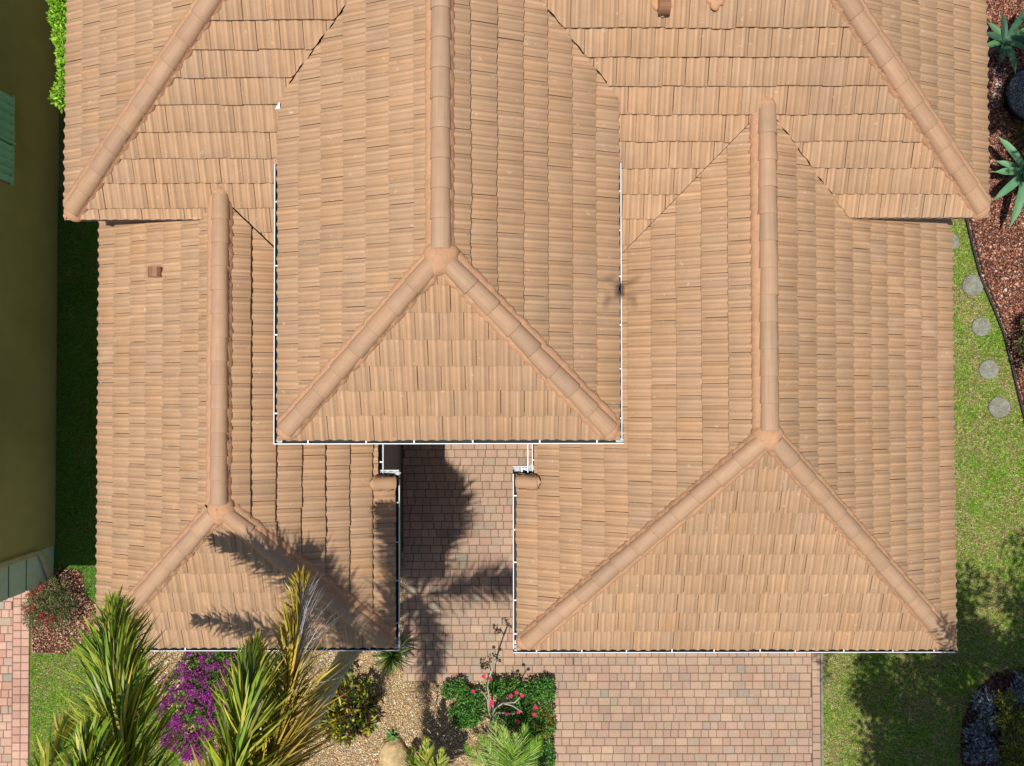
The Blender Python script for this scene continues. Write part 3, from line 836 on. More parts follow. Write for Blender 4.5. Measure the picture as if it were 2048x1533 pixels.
smear((RX0-.0, JY+.08, zj-.04), .075, .045, 7); smear((JX-.04, JY+.10, zj-.035), .075, .06, 8); smear(((JX+RX0)/2, JY+.08, zj-.05), .09, .03, 9)

# white flashing corner showing at the start of the left valley, dark notch
q = at(553, 214, CZ+.06); b = MB(); b.poly([(q.x-.02, q.y-.03, q.z), (q.x+.05, q.y-.03, q.z), (q.x+.05, q.y+.06, q.z+.03)]); b.build('flashing', M['white'], house, attr=False)
# ---- walls & soffits
b = MB()
b.box((LX0+.42, LY+.45, 0), (-2.30, 3.6, LZ-.17)); 
b.build('wall', M['stucco'], house, attr=False)
b = MB(); b.box((-2.299, LY+.45, 0), (-2.262, .35, LZ-.16)); b.build('wall', M['greywall'], house, attr=False)['label'] = 'dark grey courtyard wall under the left eave'
b = MB(); b.box((.50, RY+.45, 0), (RX1-.42, 3.6, RZ-.17)); b.build('wall', M['stucco'], house, attr=False)
b = MB(); b.box((-2.75, .4, 0), (1.0, 5.0, CZ-.17)); b.build('wall', M['stucco'], house, attr=False)
b = MB(); b.box((MX0+.42, MY+.45, 0), (MX1-.42, yb_-.4, MZ-.17)); b.build('wall', M['stucco'], house, attr=False)
b = MB()
for (x0, y0, x1, y1, z) in ((LX0+.03, LY+.03, JXL-.0, 3.2, LZ-.15), (JXL, LY+.03, LX1-.03, JYL-.02, LZ-.15), (JX, RY+.03, RX1-.03, 3.2, RZ-.15), (RX0+.03, RY+.03, JX, JY-.02, RZ-.15), (CX0+.03, CY+.03, CX1-.03, 5.2, CZ-.15), (MX0+.03, MY+.03, MX1-.03, yb_-.03, MZ-.15)):
    b.box((x0, y0, z-.02), (x1, y1, z))
b.build('soffit', M['soffit'], house, attr=False)
# fascia boards
b = MB()
for (x0, y0, x1, y1, z) in ((MX0+.06, MY+.035, MX1-.06, MY+.06, MZ), (MX0+.035, MY+.04, MX0+.06, yb_, MZ), (MX1-.06, MY+.04, MX1-.035, yb_, MZ), (LX0+.035, LY+.05, LX0+.06, 3.1, LZ), (RX1-.06, RY+.05, RX1-.035, 3.1, RZ)):
    b.box((x0, y0, z-.17), (x1, y1, z-.01))
b.build('fascia', M['soffit'], house, attr=False)

# ------------------------------------------------------------------ NEIGHBOUR
nb = empty('neighbour_house', (-9.21, 0, 0), 'olive walled neighbouring house cut off by the left edge', 'house')
XW = -9.215
b = MB(); b.box((-16, -3.02, 0), (XW, 14, 4.6)); b.build('wall', M['nwall'], nb, attr=False)
b = MB(); yc0, yc1 = -3.72, -3.02
b.box((-16, yc0, 0), (XW-.06, yc1-.001, 4.6))
zz = 0
for k in range(9):
    z0, z1 = (0 if k == 0 else .80+(k-1)*.47+.035), .80+k*.47
    b.box((-16, yc0-.0, z0), (XW-.02, yc1-.002, z1), 1 if False else 0)
b.build('quoin', M['nquoin'], nb, attr=False)
for k in range(8):
    z0 = .80+k*.47; b = MB(); b.box((XW-.058, yc0+.01, z0), (XW-.030, yc1-.05, z0+.035)); b.build('groove', M['ngroove'], nb, attr=False)
b = MB()
xp = XW+.045
def rect_tube(b, pts, w, dth):
    prev = None
    for i, p in enumerate(pts):
        p = Vector(p); t = (Vector(pts[min(i+1, len(pts)-1)])-Vector(pts[max(i-1, 0)])).normalized()
        a = Vector((1, 0, 0)); c = t.cross(a).normalized()
        row = [b.vert(p+a*sx*w+c*sy*dth) for sx, sy in ((-1,-.7),(-.7,-1),(.7,-1),(1,-.7),(1,.7),(.7,1),(-.7,1),(-1,.7))]
        if prev:
            for k in range(8): b.face((prev[k], prev[(k+1) % 8], row[(k+1) % 8], row[k]))
        prev = row
    b.face(prev)
rect_tube(b, [(xp, -3.04, 4.5), (xp, -3.04, .62), (xp, -3.07, .52), (xp, -3.14, .45), (xp, -3.62, .22), (xp, -3.74, .17)], .035, .05)
b.build('downspout', M['npipe'], nb, attr=False)
# shutters: two leaves of vertical pleats
yA, yB = at(12, 196, 1.35).y, at(12, 372, 1.25).y
ym = at(20, 296, 1.2).y
for (y0, y1, dxm, lab) in ((ym+.02, yA, 0, 'upper leaf of the green accordion shutter'), (yB, ym-.02, 0, 'lower leaf of the green accordion shutter')):
    b = MB(); n = 5; zlo = 1.40; zhi = 3.0
    for i in range(n):
        a0 = y0+(y1-y0)*i/n; a1 = y0+(y1-y0)*(i+.62)/n; a2 = y0+(y1-y0)*(i+1)/n
        xs = (XW+.03, XW+.10, XW+.03)
        for (ya_, xa_), (yb__, xb_) in (((a0, xs[0]), (a1, xs[1])), ((a1, xs[1]), (a2, xs[2]))):
            b.poly([(xa_, ya_, zlo), (xb_, yb__, zlo), (xb_, yb__, zhi), (xa_, ya_, zhi)])
            b.poly([(XW+.005, ya_, zlo), (XW+.005, yb__, zlo), (xb_, yb__, zlo), (xa_, ya_, zlo)])
    s_ = b.build('shutter', M['shutter'], nb, attr=False); s_['label'] = lab
    k = MB(); k.box((XW+.002, min(y0, y1)-.02, zlo-.05), (XW+.055, max(y0, y1)+.02, zlo-.005)); k.build('track', M['shutter'], s_, attr=False)
b = MB(); b.box((XW+.002, ym-.015, 1.38), (XW+.11, ym+.015, 3.0)); b.build('shutter_post', M['shutter'], nb, attr=False)
b = MB(); b.box((-16, -4.0, 4.0), (XW+.35, 14, 4.12)); b.box((-15.9, -3.9, 4.12), (XW+.25, 14, 4.35))
b.build('roof', M['tile'], nb)

# ------------------------------------------------------------------ PLANTS
def leaf_cloud(n, cens, rads, L, W, cols, wts=None, up=.5, zsq=.7, shell=.55, droop=.3, jit=.2, k=2):
    cens = np.array(cens, float); rads = np.array(rads, float)
    vol = rads**2; i = RNG.choice(len(cens), n, p=vol/vol.sum())
    d = nrm(RNG.normal(0, 1, (n, 3))); d[:, 2] = np.abs(d[:, 2])*1.0 - .15
    r = rads[i]*(shell+(1-shell)*RNG.uniform(0, 1, n)**.5)*(1+RNG.normal(0, .07, n))
    P = cens[i]+d*r[:, None]*np.array([1, 1, zsq])
    D = nrm(d*.6+RNG.normal(0, .6, (n, 3))+np.array([0, 0, up*.3]))
    U = nrm(RNG.normal(0, .6, (n, 3))+np.array([0, 0, 1.0]))
    return ribbons(P, D, U, RNG.uniform(.6, 1.25, n)*L, RNG.uniform(.7, 1.2, n)*W, droop, pick(cols, n, jit, wts), k=k)
def mk(name, parts, m, parent, label=None):
    V, F, C = merge(parts); o = np_mesh(name, V, F, m, C, parent)
    if label: o['label'] = label
    return o

# foxtail palm -------------------------------------------------------
pb = at(700, 1302, 0)
palm = empty('foxtail_palm', (pb.x, pb.y, 0), 'tall palm with bushy bottle-brush fronds reaching up from the bottom edge over the left roof', 'palm tree')
CR = Vector((-3.08, -5.2, 7.8))
b = MB()
zs = [0, .3, 1, 2, 3.2, 4.5, 6, 6.6]
rr = [.21, .185, .165, .165, .16, .15, .13, .12]
zz_ = np.linspace(0, 6.6, 60)
b.tube([(pb.x+(CR.x-pb.x)*(z/7.8)**2, pb.y+(CR.y-pb.y)*(z/7.8)**2, z) for z in zz_], [float(np.interp(z, zs, rr))*(1+.02*math.sin(z*42)) for z in zz_], 16)
b.build('trunk', mat('palm_trunk_grey', (.40, .44, .36), .85, noise=[(2.2, .75, 1.15), (9, .8, 1.15)], bump=(25, .5, .02)), palm, smooth=True, attr=False)
b = MB(); b.tube([(CR.x-.05, CR.y, 6.5), (CR.x-.03, CR.y, 6.9), (CR.x, CR.y, 7.4), (CR.x, CR.y, 7.9)], [.12, .15, .11, .05], 14)
b.build('crownshaft', mat('crownshaft_green', (.12, .20, .05), .5), palm, smooth=True, attr=False)
gl = [(.17, .28, .020), (.29, .36, .03), (.52, .47, .07), (.07, .14, .012)]  # sunlit yellow and shaded dark green painted into the leaflet mix
yl = [(.52, .36, .03), (.38, .31, .03), (.62, .46, .07), (.30, .20, .03)]
dd = [(.50, .46, .43), (.34, .30, .27), (.62, .58, .54)]
def frond(tip, label=None, cols=gl, wts=(.30, .34, .20, .16), n=430, Lm=.48, W=.034, sag=1.0, dead=None, mid=None, rise=.9, start=.05):
    tip = Vector(tip); P0 = CR.copy(); h = Vector((tip.x-P0.x, tip.y-P0.y, 0))
    P1 = P0+h*.55+Vector((0, 0, rise)) if mid is None else Vector(mid)
    def B(t): return P0*(1-t)**2+P1*2*t*(1-t)+tip*t*t
    def T(t): return ((P1-P0)*(1-t)+(tip-P1)*t).normalized()
    k = 18; b = MB(); b.cur = (.25, .27, .08)
    b.tube([B(i/k) for i in range(k+1)], [.026*(1-.85*i/k)+.003 for i in range(k+1)], 6)
    f = b.build('frond', M['leafm'], palm, smooth=True)
    if label: f['label'] = label
    t = np.sort(start+(1-start)*RNG.uniform(0, 1, n)**.85)
    Bt = np.array([B(x) for x in t]); Tt = np.array([T(x) for x in t])
    ref = np.array([0, 0, 1.0]); S = nrm(np.cross(Tt, ref)); Nn = np.cross(S, Tt)
    ph = RNG.uniform(0, 2*np.pi, n)
    rad = S*np.cos(ph)[:, None]+Nn*np.sin(ph)[:, None]
    al = np.radians(64-34*np.clip(t, 0, 1)**1.6+RNG.normal(0, 6, n))
    D = nrm(Tt*np.cos(al)[:, None]+rad*np.sin(al)[:, None]+RNG.normal(0, .11, (n, 3)))
    L = Lm*(1-.4*t**8)*(.42+.58*np.clip(np.sin(np.pi*(t*.78+.16)), 0, 1))*RNG.uniform(.55, 1.12, n)
    U = nrm(np.cross(D, np.cross(Tt, D))+RNG.normal(0, .35, (n, 3)))
    C = pick(cols, n, .16, wts); Wd = RNG.uniform(.75, 1.15, n)*W; dr_ = np.full(n, .18*sag)
    if dead is not None:
        isd, isg = dead(t, np.cos(ph))
        C[isd] = pick(dd, isd.sum(), .2); Wd[isd] *= .34; dr_[isd] = .5; D[isd] = nrm(D[isd]+RNG.normal(0, .22, (isd.sum(), 3)))
        L[isg] *= 1.12; C[isg] = pick([(.42, .31, .04), (.26, .20, .03), (.55, .40, .07)], isg.sum(), .2)
    V, F, Cc = ribbons(Bt, D, U, L, Wd, dr_, C, k=4, prof=[.5, 1, .92, .62, .05])
    np_mesh('leaflet', V, F, M['leaf'], Cc, f)
    return f
frond(atD(228, 1215, 8.3), 'long green frond reaching up the left side', n=1250, mid=atD(212, 1500, 6.1), Lm=.76, W=.032)
frond(atD(178, 1470, 6.3), 'broad green frond tip at the bottom left', n=640, W=.042, Lm=.60)
frond(atD(140, 1425, 8.6), None, n=380, wts=(.2, .3, .4, .1), Lm=.6)
frond(atD(508, 1296, 7.25), 'broad green frond with yellow-tipped leaflets in front of the purple shrub', n=900, W=.034, Lm=.60, wts=(.27, .36, .27, .10), mid=atD(485, 1560, 5.7))
frond(atD(602, 1160, 8.4), 'old yellow frond with grey dead leaflets on its right side', cols=yl, wts=(.4, .3, .2, .1), n=1500, Lm=.62, W=.027, mid=atD(622, 1480, 6.2),
      dead=lambda t, c: ((c > .12) & (t > .64) & (t < .93), (c > -.3) & (t < .60)))
def tipg(px, py, zs, h):
    g = at(px, py, zs); k = h-zs
    return (g.x-.149*k, g.y-.144*k, h)
frond(tipg(1040, 1160, 0, 7.2), None, Lm=.80, n=600, W=.03)
frond(tipg(868, 1352, 0, 7.0), None, Lm=.62, n=420)
frond((CR.x-1.0, CR.y-2.3, 6.9), None, n=260)
frond((CR.x-2.4, CR.y-.9, 7.2), None, n=260)
frond((CR.x+.3, CR.y-2.6, 6.6), None, n=260)

# hedge at upper left
hd = empty('tall_hedge', (-7.4, 6, 0), 'bright green leafy hedge squeezed beside the top left tile edge', 'hedge')
cs, rs_ = [], []
for k in range(26):
    y = 4.95+k*.16; cs.append((-7.43+random.gauss(0, .035)+(.07 if k < 8 else 0), y, 2.62+random.gauss(0, .08))); rs_.append(.165+random.uniform(-.03, .07))
mk('foliage', [leaf_cloud(9500, cs, rs_, .075, .042, [(.20, .42, .02), (.29, .55, .03), (.12, .28, .015), (.40, .62, .08)], up=1, shell=.5)], M['leafm'], hd)
b = MB()
for k in range(5): b.tube([(-7.4, 5.1+k*.8, 0), (-7.38, 5.1+k*.8, 1.2), (-7.42, 5.15+k*.8, 2.2)], [.03, .02, .01], 6)
b.build('stem', M['bark'], hd, attr=False)

def shrub(name, c, label, cat, clumps, n, L, W, cols, wts=None, group=None, m='leafm', stems=6, **kw):
    o = empty(name, (c[0], c[1], 0), label, cat, group)
    mk('foliage', [leaf_cloud(n, [x[:3] for x in clumps], [x[3] for x in clumps], L, W, cols, wts, **kw)], M[m], o)
    if stems:
        b = MB()
        for x in clumps[:stems]:
            b.tube([(c[0]+random.gauss(0, .02), c[1]+random.gauss(0, .02), 0), ((c[0]+x[0])/2, (c[1]+x[1])/2, x[2]*.5), x[:3]], [.018, .013, .006], 5)
        b.build('stem', M['bark'], o, attr=False)
    return o
def clump_px(lst, z):
    r = []
    for px, py, rad, *h in lst:
        zz = h[0] if h else z; q = at(px, py, zz); r.append((q.x, q.y, zz, rad))
    return r
# bougainvillea
cl = clump_px([(385, 1330, .28), (430, 1318, .26), (360, 1370, .30), (410, 1365, .32), (350, 1420, .30), (395, 1420, .34), (440, 1400, .28), (370, 1470, .30), (405, 1485, .26), (345, 1470, .2), (440, 1450, .25), (385, 1500, .2)], .75)
bg_ = empty('bougainvillea', (cl[5][0], cl[5][1], 0), 'magenta flowering shrub in front of the left wing', 'shrub')
mk('foliage', [leaf_cloud(3000, [c[:3] for c in cl], [c[3]*.92 for c in cl], .075, .045, [(.06, .16, .015), (.12, .26, .02), (.03, .08, .01)], shell=.4)], M['leafm'], bg_)
# flower bracts: clustered
fc, fr = [], []
for _ in range(300):
    x = cl[RNG.choice(len(cl))]; d = nrm(RNG.normal(0, 1, 3)); d[2] = abs(d[2])
    q = np.array(x[:3])+d*x[3]*np.array([1, 1, .7]); 
    if q[0] > at(432, 1400, .8).x and RNG.random() < .6: continue
    fc.append(q); fr.append(RNG.uniform(.04, .09))
mk('flowers', [leaf_cloud(9500, fc, fr, .042, .034, [(.27, .010, .20), (.36, .022, .29), (.15, .006, .11), (.50, .08, .42)], shell=.2, jit=.15, k=1)], M['leafm'], bg_)
b = MB()
for x in cl[:7]: b.tube([(cl[5][0], cl[5][1], 0), ((cl[5][0]+x[0])/2, (cl[5][1]+x[1])/2, .4), x[:3]], [.02, .014, .006], 5)
b.build('stem', M['bark'], bg_, attr=False)
# croton
cl = clump_px([(690, 1350, .12), (730, 1372, .12), (668, 1390, .20), (700, 1400, .26), (730, 1410, .22), (680, 1430, .26), (715, 1440, .25), (660, 1450, .22), (735, 1450, .15), (690, 1465, .20)], .35)
shrub('croton', cl[3], 'yellow, green and dark red leafed shrub beside the palm trunk', 'shrub', cl, 1700, .15, .042, [(.38, .36, .02), (.13, .20, .018), (.09, .016, .015), (.03, .04, .01), (.60, .48, .03)], [.18, .28, .20, .27, .07], m='leaf', shell=.3, zsq=.8)
# strap-leaved plants
def rosette(name, c, z, label, cat, n, L, W, cols, droop=.5, elr=(.15, 1.2), group=None, k=5, prof=None, m='leaf', jit=.15, seed=0, twist=0):
    r = np.random.default_rng(seed)
    o = empty(name, (c[0], c[1], 0), label, cat, group)
    a = np.arange(n)*2.39996+r.normal(0, .15, n); el = np.linspace(elr[0], elr[1], n)+r.normal(0, .08, n)
    D = np.stack([np.cos(a)*np.cos(el), np.sin(a)*np.cos(el), np.sin(el)], -1)
    P = np.tile([c[0], c[1], z], (n, 1))+D*.02
    U = np.tile([0, 0, 1.0], (n, 1))+D*-.01
    V, F, C = ribbons(P, D, U, L*r.uniform(.8, 1.1, n)*(1-.25*(el/1.4)), W, droop*np.cos(el), pick(cols, n, jit), k=k, prof=prof)
    np_mesh('leaves', V, F, M[m], C, o)
    b = MB(); b.tube([(c[0], c[1], 0), (c[0], c[1], z+.03)], [.035, .025], 8); b.build('stem', M['bark'], o, attr=False)
    return o
q = at(783, 1312, .5)
rosette('dracaena', q, .45, 'rosette of long green and yellow leaves below the left roof corner', 'plant', 70, .50, .030, [(.06, .14, .014), (.10, .19, .02), (.30, .30, .04), (.05, .10, .012)], droop=.45, seed=3)
q = at(784, 1474, .1)
rosette('small_agave', q, .06, 'small green rosette on the gravel just above the sandstone boulder', 'agave', 20, .17, .038, [(.10, .26, .05), (.15, .33, .07)], droop=.2, elr=(.1, 1.1), seed=4, prof=[.5, 1, 1, .8, .5, .05])
# agaves by mulch
def agave(c, z, R, leaves, label, cols, seed):
    o = empty('agave', (c.x, c.y, 0), label, 'agave', 'large agaves in the red mulch')
    rs = random.Random(seed); b = MB()
    for (ang, Lf, el, w) in leaves:
        a = math.radians(ang); D = Vector((math.cos(a)*math.cos(el), math.sin(a)*math.cos(el), math.sin(el))); S = Vector((-math.sin(a), math.cos(a), 0))
        N_ = D.cross(S)*-1
        if N_.z < 0: N_ = -N_
        cc = rs.choice(cols); vv = rs.uniform(.85, 1.15); b.cur = tuple(x*vv for x in cc)
        prev = None; K = 12
        for i in range(K+1):
            s = i/K; wd = w*(.55+1.6*s-2.15*s**2.2) if s < .999 else .0
            wd = w*max(.02, (math.sin(math.pi*min(1, (s*.80+.16)))**.8)) if s < 1 else .002
            if s > .75: wd *= (1-s)/.25*.9+.02
            ctr = c+Vector((0, 0, z))+D*(Lf*s)+Vector((0, 0, -.28*Lf*s*s))
            row = [b.vert(ctr+S*(o_*wd)+N_*(h_*wd)) for o_, h_ in ((-.5, .14), (-.25, .02), (0, -.05), (.25, .02), (.5, .14))]
            if prev:
                for q in range(4): b.face((prev[q], prev[q+1], row[q+1], row[q]))
            prev = row
    m = b.build('leaves', M['agave'], o, smooth=True)
    k = MB(); k.tube([(c.x, c.y, 0), (c.x, c.y, z+.06)], [.06, .05], 10); k.build('stem', M['bark'], o, attr=False)
    return o
M['agave'] = mat('agave_leaf', attr=True, rough=.5, spec=.3, noise=[(4, .85, 1.1)], transl=.1)
ag = [(.14, .32, .15), (.11, .27, .13), (.19, .38, .18)]
agave(at(2034, 352, .28), .22, .5, [(128, .98, .30, .15), (178, .62, .20, .15), (222, .85, .20, .16), (258, 1.15, .15, .17), (282, .60, .6, .16), (240, .45, .8, .14), (75, .85, .35, .15), (30, .8, .3, .15), (330, .8, .3, .15), (152, .6, .05, .13), (100, .4, 1.0, .12), (0, .4, .9, .12)],
      'large pale green agave spreading over the mulch at the roof corner', ag, 1)
agave(at(1994, 93, .28), .2, .5, [(100, .62, .4, .12), (55, 1.0, .25, .13), (25, .85, .3, .13), (0, .8, .3, .14), (160, .5, .3, .13), (195, .5, .2, .12), (255, .55, .35, .13), (290, .72, .25, .14), (130, .55, .25, .12), (330, .5, .5, .12)],
      'darker green agave beside the tile edge near the top right', [(.035, .10, .05), (.045, .12, .06), (.08, .20, .08)], 2)
# potted gravel
q = at(2066, 190, .2); o = empty('gravel_planter', (q.x, q.y, 0), 'round black planter of grey gravel cut off by the right edge', 'planter')
b = MB(); n = 36
prof = [(.46, 0), (.56, .24), (.58, .25), (.575, .27), (.54, .27), (.53, .22)]
prev = None
for r_, z_ in prof:
    row = [b.vert((q.x+math.cos(6.283*k/n)*r_, q.y+math.sin(6.283*k/n)*r_, z_)) for k in range(n)]
    if prev:
        for k in range(n): b.face((prev[k], prev[(k+1) % n], row[(k+1) % n], row[k]))
    prev = row
b.build('pot', M['rubber'], o, smooth=True, attr=False)
b = MB(); b.face([b.vert((q.x+math.cos(6.283*k/n)*.53, q.y+math.sin(6.283*k/n)*.53, .225)) for k in range(n)]); b.build('gravel', M['potgravel'], o, attr=False)
pq = [(q.x+math.cos(6.283*k/24)*.52, q.y+math.sin(6.283*k/24)*.52) for k in range(24)]
cobj = chips('grey_chips', pq, 5200, .022, [(.36, .37, .36), (.17, .18, .18), (.08, .085, .09), (.6, .6, .58)], [.3, .3, .25, .15], None, z0=.235)
cobj.name = 'loose_gravel'; cobj.parent = o; cobj.matrix_parent_inverse = Matrix.Translation(-Vector(o.location)); del cobj['kind']
cobj['kind'] = 'stuff'
# brown grass clump
q = at(2050, 262, .2)
rosette('brown_grass_clump', q, .04, 'tuft of brown ornamental grass between the planter and the large agave', 'grass tuft', 90, .50, .012, [(.16, .12, .04), (.10, .08, .03), (.24, .17, .06)], droop=.5, seed=8, m='dry')
# white pebbles
pw = G([(1980, 140), (2008, 128), (2012, 165), (1990, 222), (1978, 215)])
chips('white_pebbles', pw, 420, .035, [(.75, .76, .76), (.5, .52, .52)], [.6, .4], 'white pebbles glinting beside the round planter', z0=.03)
# litter shrub with red flowers
cl = clump_px([(80, 1195, .26), (110, 1180, .26), (95, 1225, .28), (130, 1210, .24), (70, 1235, .22), (120, 1240, .22), (60, 1215, .16)], .35)
o = shrub('red_flowered_shrub', cl[2], 'spiky low shrub with small red flowers beside the left driveway', 'shrub', cl, 2300, .085, .014, [(.07, .13, .03), (.14, .20, .05), (.12, .06, .035), (.28, .22, .12)], [.35, .25, .25, .15], shell=.2)
for fx, fy, fr_ in ((68, 1185, .14), (62, 1215, .12), (100, 1240, .10), (80, 1175, .10), (85, 1235, .1)):
    mk('flower_cluster', [leaf_cloud(55, [tuple(at(fx, fy, .45))], [fr_], .04, .03, [(.55, .02, .05), (.40, .02, .06)], shell=.2, k=1)], M['leafm'], o)

# low green shrubs by the driveway
GC = [(.045, .17, .03), (.085, .26, .04), (.022, .075, .014), (.17, .36, .055)]
labs = ['small round green shrub, leftmost beside the courtyard paving', 'dark glossy green shrub left of the pink-flowered branches', 'low dark green shrub at the lower left of the pink-flowered branches',
        'green shrub right behind the pink-flowered branches', 'dense green shrub under the rightmost pink flowers', 'light green clipped shrub at the inner corner of the driveway',
        'green shrub on the driveway edge with orange leaves', 'green shrub on the driveway edge at the bottom of the picture', 'dark low shrub between the fine-leaved palm and the pink flowers', 'small low shrub right beside the bed edge, above the fine-leaved palm']
for i, l in enumerate([[(900, 1382, .17), (918, 1372, .14), (930, 1392, .16)], [(935, 1412, .22), (950, 1400, .2), (958, 1425, .17)], [(925, 1440, .18), (910, 1425, .12), (940, 1440, .16)],
        [(1000, 1378, .2), (1025, 1375, .2), (985, 1372, .15)], [(1050, 1400, .24), (1065, 1378, .2), (1040, 1420, .2)], [(1090, 1372, .18), (1096, 1388, .16), (1082, 1385, .17)],
        [(1088, 1425, .2), (1092, 1455, .2), (1075, 1440, .17)], [(1088, 1490, .2), (1090, 1525, .2), (1085, 1560, .2)], [(1020, 1440, .2), (1050, 1450, .18), (1000, 1425, .15)], [(1070, 1480, .18), (1060, 1510, .18)]]):
    cl = clump_px(l, .22)
    shrub('low_shrub', cl[0], labs[i], 'shrub', cl, 1500, .045, .026, GC if i != 6 else GC+[(.45, .20, .03)], None, 'low green shrubs along the driveway', shell=.35, up=1, jit=.25)

# desert rose: branches with pink flowers
def px3(l): return [at(x, y, z) for x, y, z in l]
bp = at(983, 1432, .0)
o = empty('desert_rose', (bp.x, bp.y, 0), 'crooked grey-branched bush with bright pink flowers', 'shrub')
BR = [[(983, 1436, 0), (978, 1425, .3), (975, 1400, .6), (968, 1388, .8), (958, 1378, 1.0)], [(978, 1425, .3), (978, 1392, .7), (975, 1372, .9)], [(983, 1436, 0), (990, 1418, .4), (1005, 1407, .6), (1025, 1412, .7), (1045, 1425, .7)],
      [(1005, 1407, .6), (1030, 1405, .8), (1040, 1395, 1.0)], [(983, 1436, 0), (995, 1425, .35), (1018, 1428, .5), (1030, 1428, .55)], [(983, 1436, 0), (980, 1450, .2), (984, 1462, .3)], [(983, 1436, 0), (1000, 1436, .3), (1015, 1450, .4)],
      [(975, 1372, .9), (980, 1352, 1.1), (986, 1335, 1.25), (978, 1325, 1.3), (970, 1330, 1.35)], [(986, 1335, 1.25), (992, 1320, 1.35), (988, 1312, 1.4)]]
b = MB(); b.cur = (.42, .40, .33)
for l in BR:
    P = px3(l); b.tube(P, [.020-.011*i/(len(P)-1) for i in range(len(P))], 6)
b.build('branch', M['dry'], o, smooth=True)
FL = [(967, 1353, 1.1), (980, 1358, 1.1), (946, 1383, .9), (983, 1403, .8), (982, 1410, .8), (1022, 1392, .9), (1033, 1385, 1.0), (1044, 1391, .95), (1071, 1415, .7), (1068, 1429, .6), (1037, 1425, .7), (1013, 1428, .6), (1036, 1444, .4), (985, 1458, .3)]
for (x, y, z) in FL:
    c = np.array(at(x, y, z)); n = 5
    a = np.arange(n)*1.2566+RNG.uniform(0, 1)
    D = np.stack([np.cos(a), np.sin(a), np.full(n, .45)], -1)
    V, F, C = ribbons(np.tile(c, (n, 1)), D, np.tile([0, 0, 1.0], (n, 1)), .042, .036, .2, pick([(.68, .035, .13), (.60, .02, .09)], n, .1), k=2, prof=[.5, 1, .5])
    np_mesh('flower', V, F, M['leafm'], C, o)
tw = at(872, 1415, 0); o2 = empty('flowering_twig', (tw.x, tw.y, 0), 'lone pale twig with one pink flower standing in the gravel', 'twig')
b = MB(); b.cur = (.42, .40, .33); b.tube(px3([(872, 1415, 0), (868, 1405, .3), (862, 1400, .45)]), [.014, .010, .006], 6); b.tube(px3([(869, 1408, .25), (878, 1402, .35), (880, 1392, .4)]), [.008, .006, .004], 5); b.build('stem', M['dry'], o2, smooth=True)
V, F, C = ribbons(np.tile(np.array(at(863, 1398, .45)), (5, 1)), np.stack([np.cos(np.arange(5)*1.2566), np.sin(np.arange(5)*1.2566), np.full(5, .4)], -1), np.tile([0, 0, 1.0], (5, 1)), .035, .03, .2, pick([(.60, .12, .22)], 5, .1), k=2, prof=[.5, 1, .5])
np_mesh('flower', V, F, M['leafm'], C, o2)
lp = [(984, 1311, 1.4), (966, 1325, 1.35), (995, 1318, 1.35), (970, 1332, 1.35), (1052, 1402, .8), (1010, 1398, .8), (960, 1375, .95)]
mk('foliage', [leaf_cloud(150, [tuple(at(*t)) for t in lp], [.06]*len(lp), .055, .024, [(.06, .045, .03), (.04, .06, .02)], shell=.1)], M['leafm'], o)

# fine-leaved palm and broad-leaved young palm at the bottom
def pinnate(name, c, label, cat, fr, n, Lf, W, cols, m='leaf', brush=False):
    o = empty(name, (c.x, c.y, 0), label, cat)
    for tip in fr:
        tip = Vector(tip); P0 = Vector((c.x, c.y, c.z)); P1 = (P0+tip)/2+Vector((0, 0, .35))
        B = lambda t: P0*(1-t)**2+P1*2*t*(1-t)+tip*t*t
        T = lambda t: ((P1-P0)*(1-t)+(tip-P1)*t).normalized()
        b = MB(); b.cur = (.20, .26, .06); b.tube([B(i/8) for i in range(9)], [.010-.008*i/8 for i in range(9)], 5)
        f = b.build('frond', M['leafm'], o, smooth=True)
        t = .15+.85*RNG.uniform(0, 1, n); Bt = np.array([B(x) for x in t]); Tt = np.array([T(x) for x in t])
        S = nrm(np.cross(Tt, [0, 0, 1.0])); Nn = np.cross(S, Tt)
        if brush: ph = RNG.uniform(0, 6.28, n); R2 = S*np.cos(ph)[:, None]+Nn*np.sin(ph)[:, None]
        else: R2 = S*RNG.choice([-1, 1], n)[:, None]+Nn*RNG.uniform(0, .5, n)[:, None]
        al = np.radians(48-22*t+RNG.normal(0, 5, n)); D = nrm(Tt*np.cos(al)[:, None]+nrm(R2)*np.sin(al)[:, None])
        V, F, C = ribbons(Bt, D, Nn+RNG.normal(0, .3, (n, 3)), Lf*np.sin(np.pi*(t*.75+.2))*RNG.uniform(.8, 1.1, n), W, .25, pick(cols, n, .18), k=3)
        np_mesh('leaflet', V, F, M[m], C, f)
    b = MB(); b.tube([(c.x, c.y, 0), (c.x, c.y, c.z)], [.05, .03], 8); b.build('trunk', M['bark'], o, attr=False)
    return o
c = at(1022, 1560, .7)
pinnate('areca_palm', c, 'fine-leaved bright green palm at the bottom edge beside the driveway', 'palm', [at(*t) for t in ((985, 1440, .9), (1005, 1452, 1.1), (1052, 1448, 1.0), (930, 1490, .6), (960, 1470, .8), (1078, 1475, .9), (1030, 1470, 1.3), (900, 1540, .6), (1085, 1560, .8))],
        120, .36, .011, [(.14, .32, .02), (.22, .42, .03), (.07, .18, .012), (.38, .48, .08)])
c = at(858, 1590, .7)
pinnate('young_palm', c, 'young palm with broad yellow-green leaflets next to the sandstone boulder', 'palm', [at(*t) for t in ((852, 1480, 1.3), (885, 1500, 1.3), (820, 1500, 1.2), (905, 1540, 1.1), (800, 1550, 1.0))],
        130, .38, .034, [(.28, .32, .03), (.16, .24, .025), (.42, .42, .07)], brush=True)
c = at(815, 1600, .3)
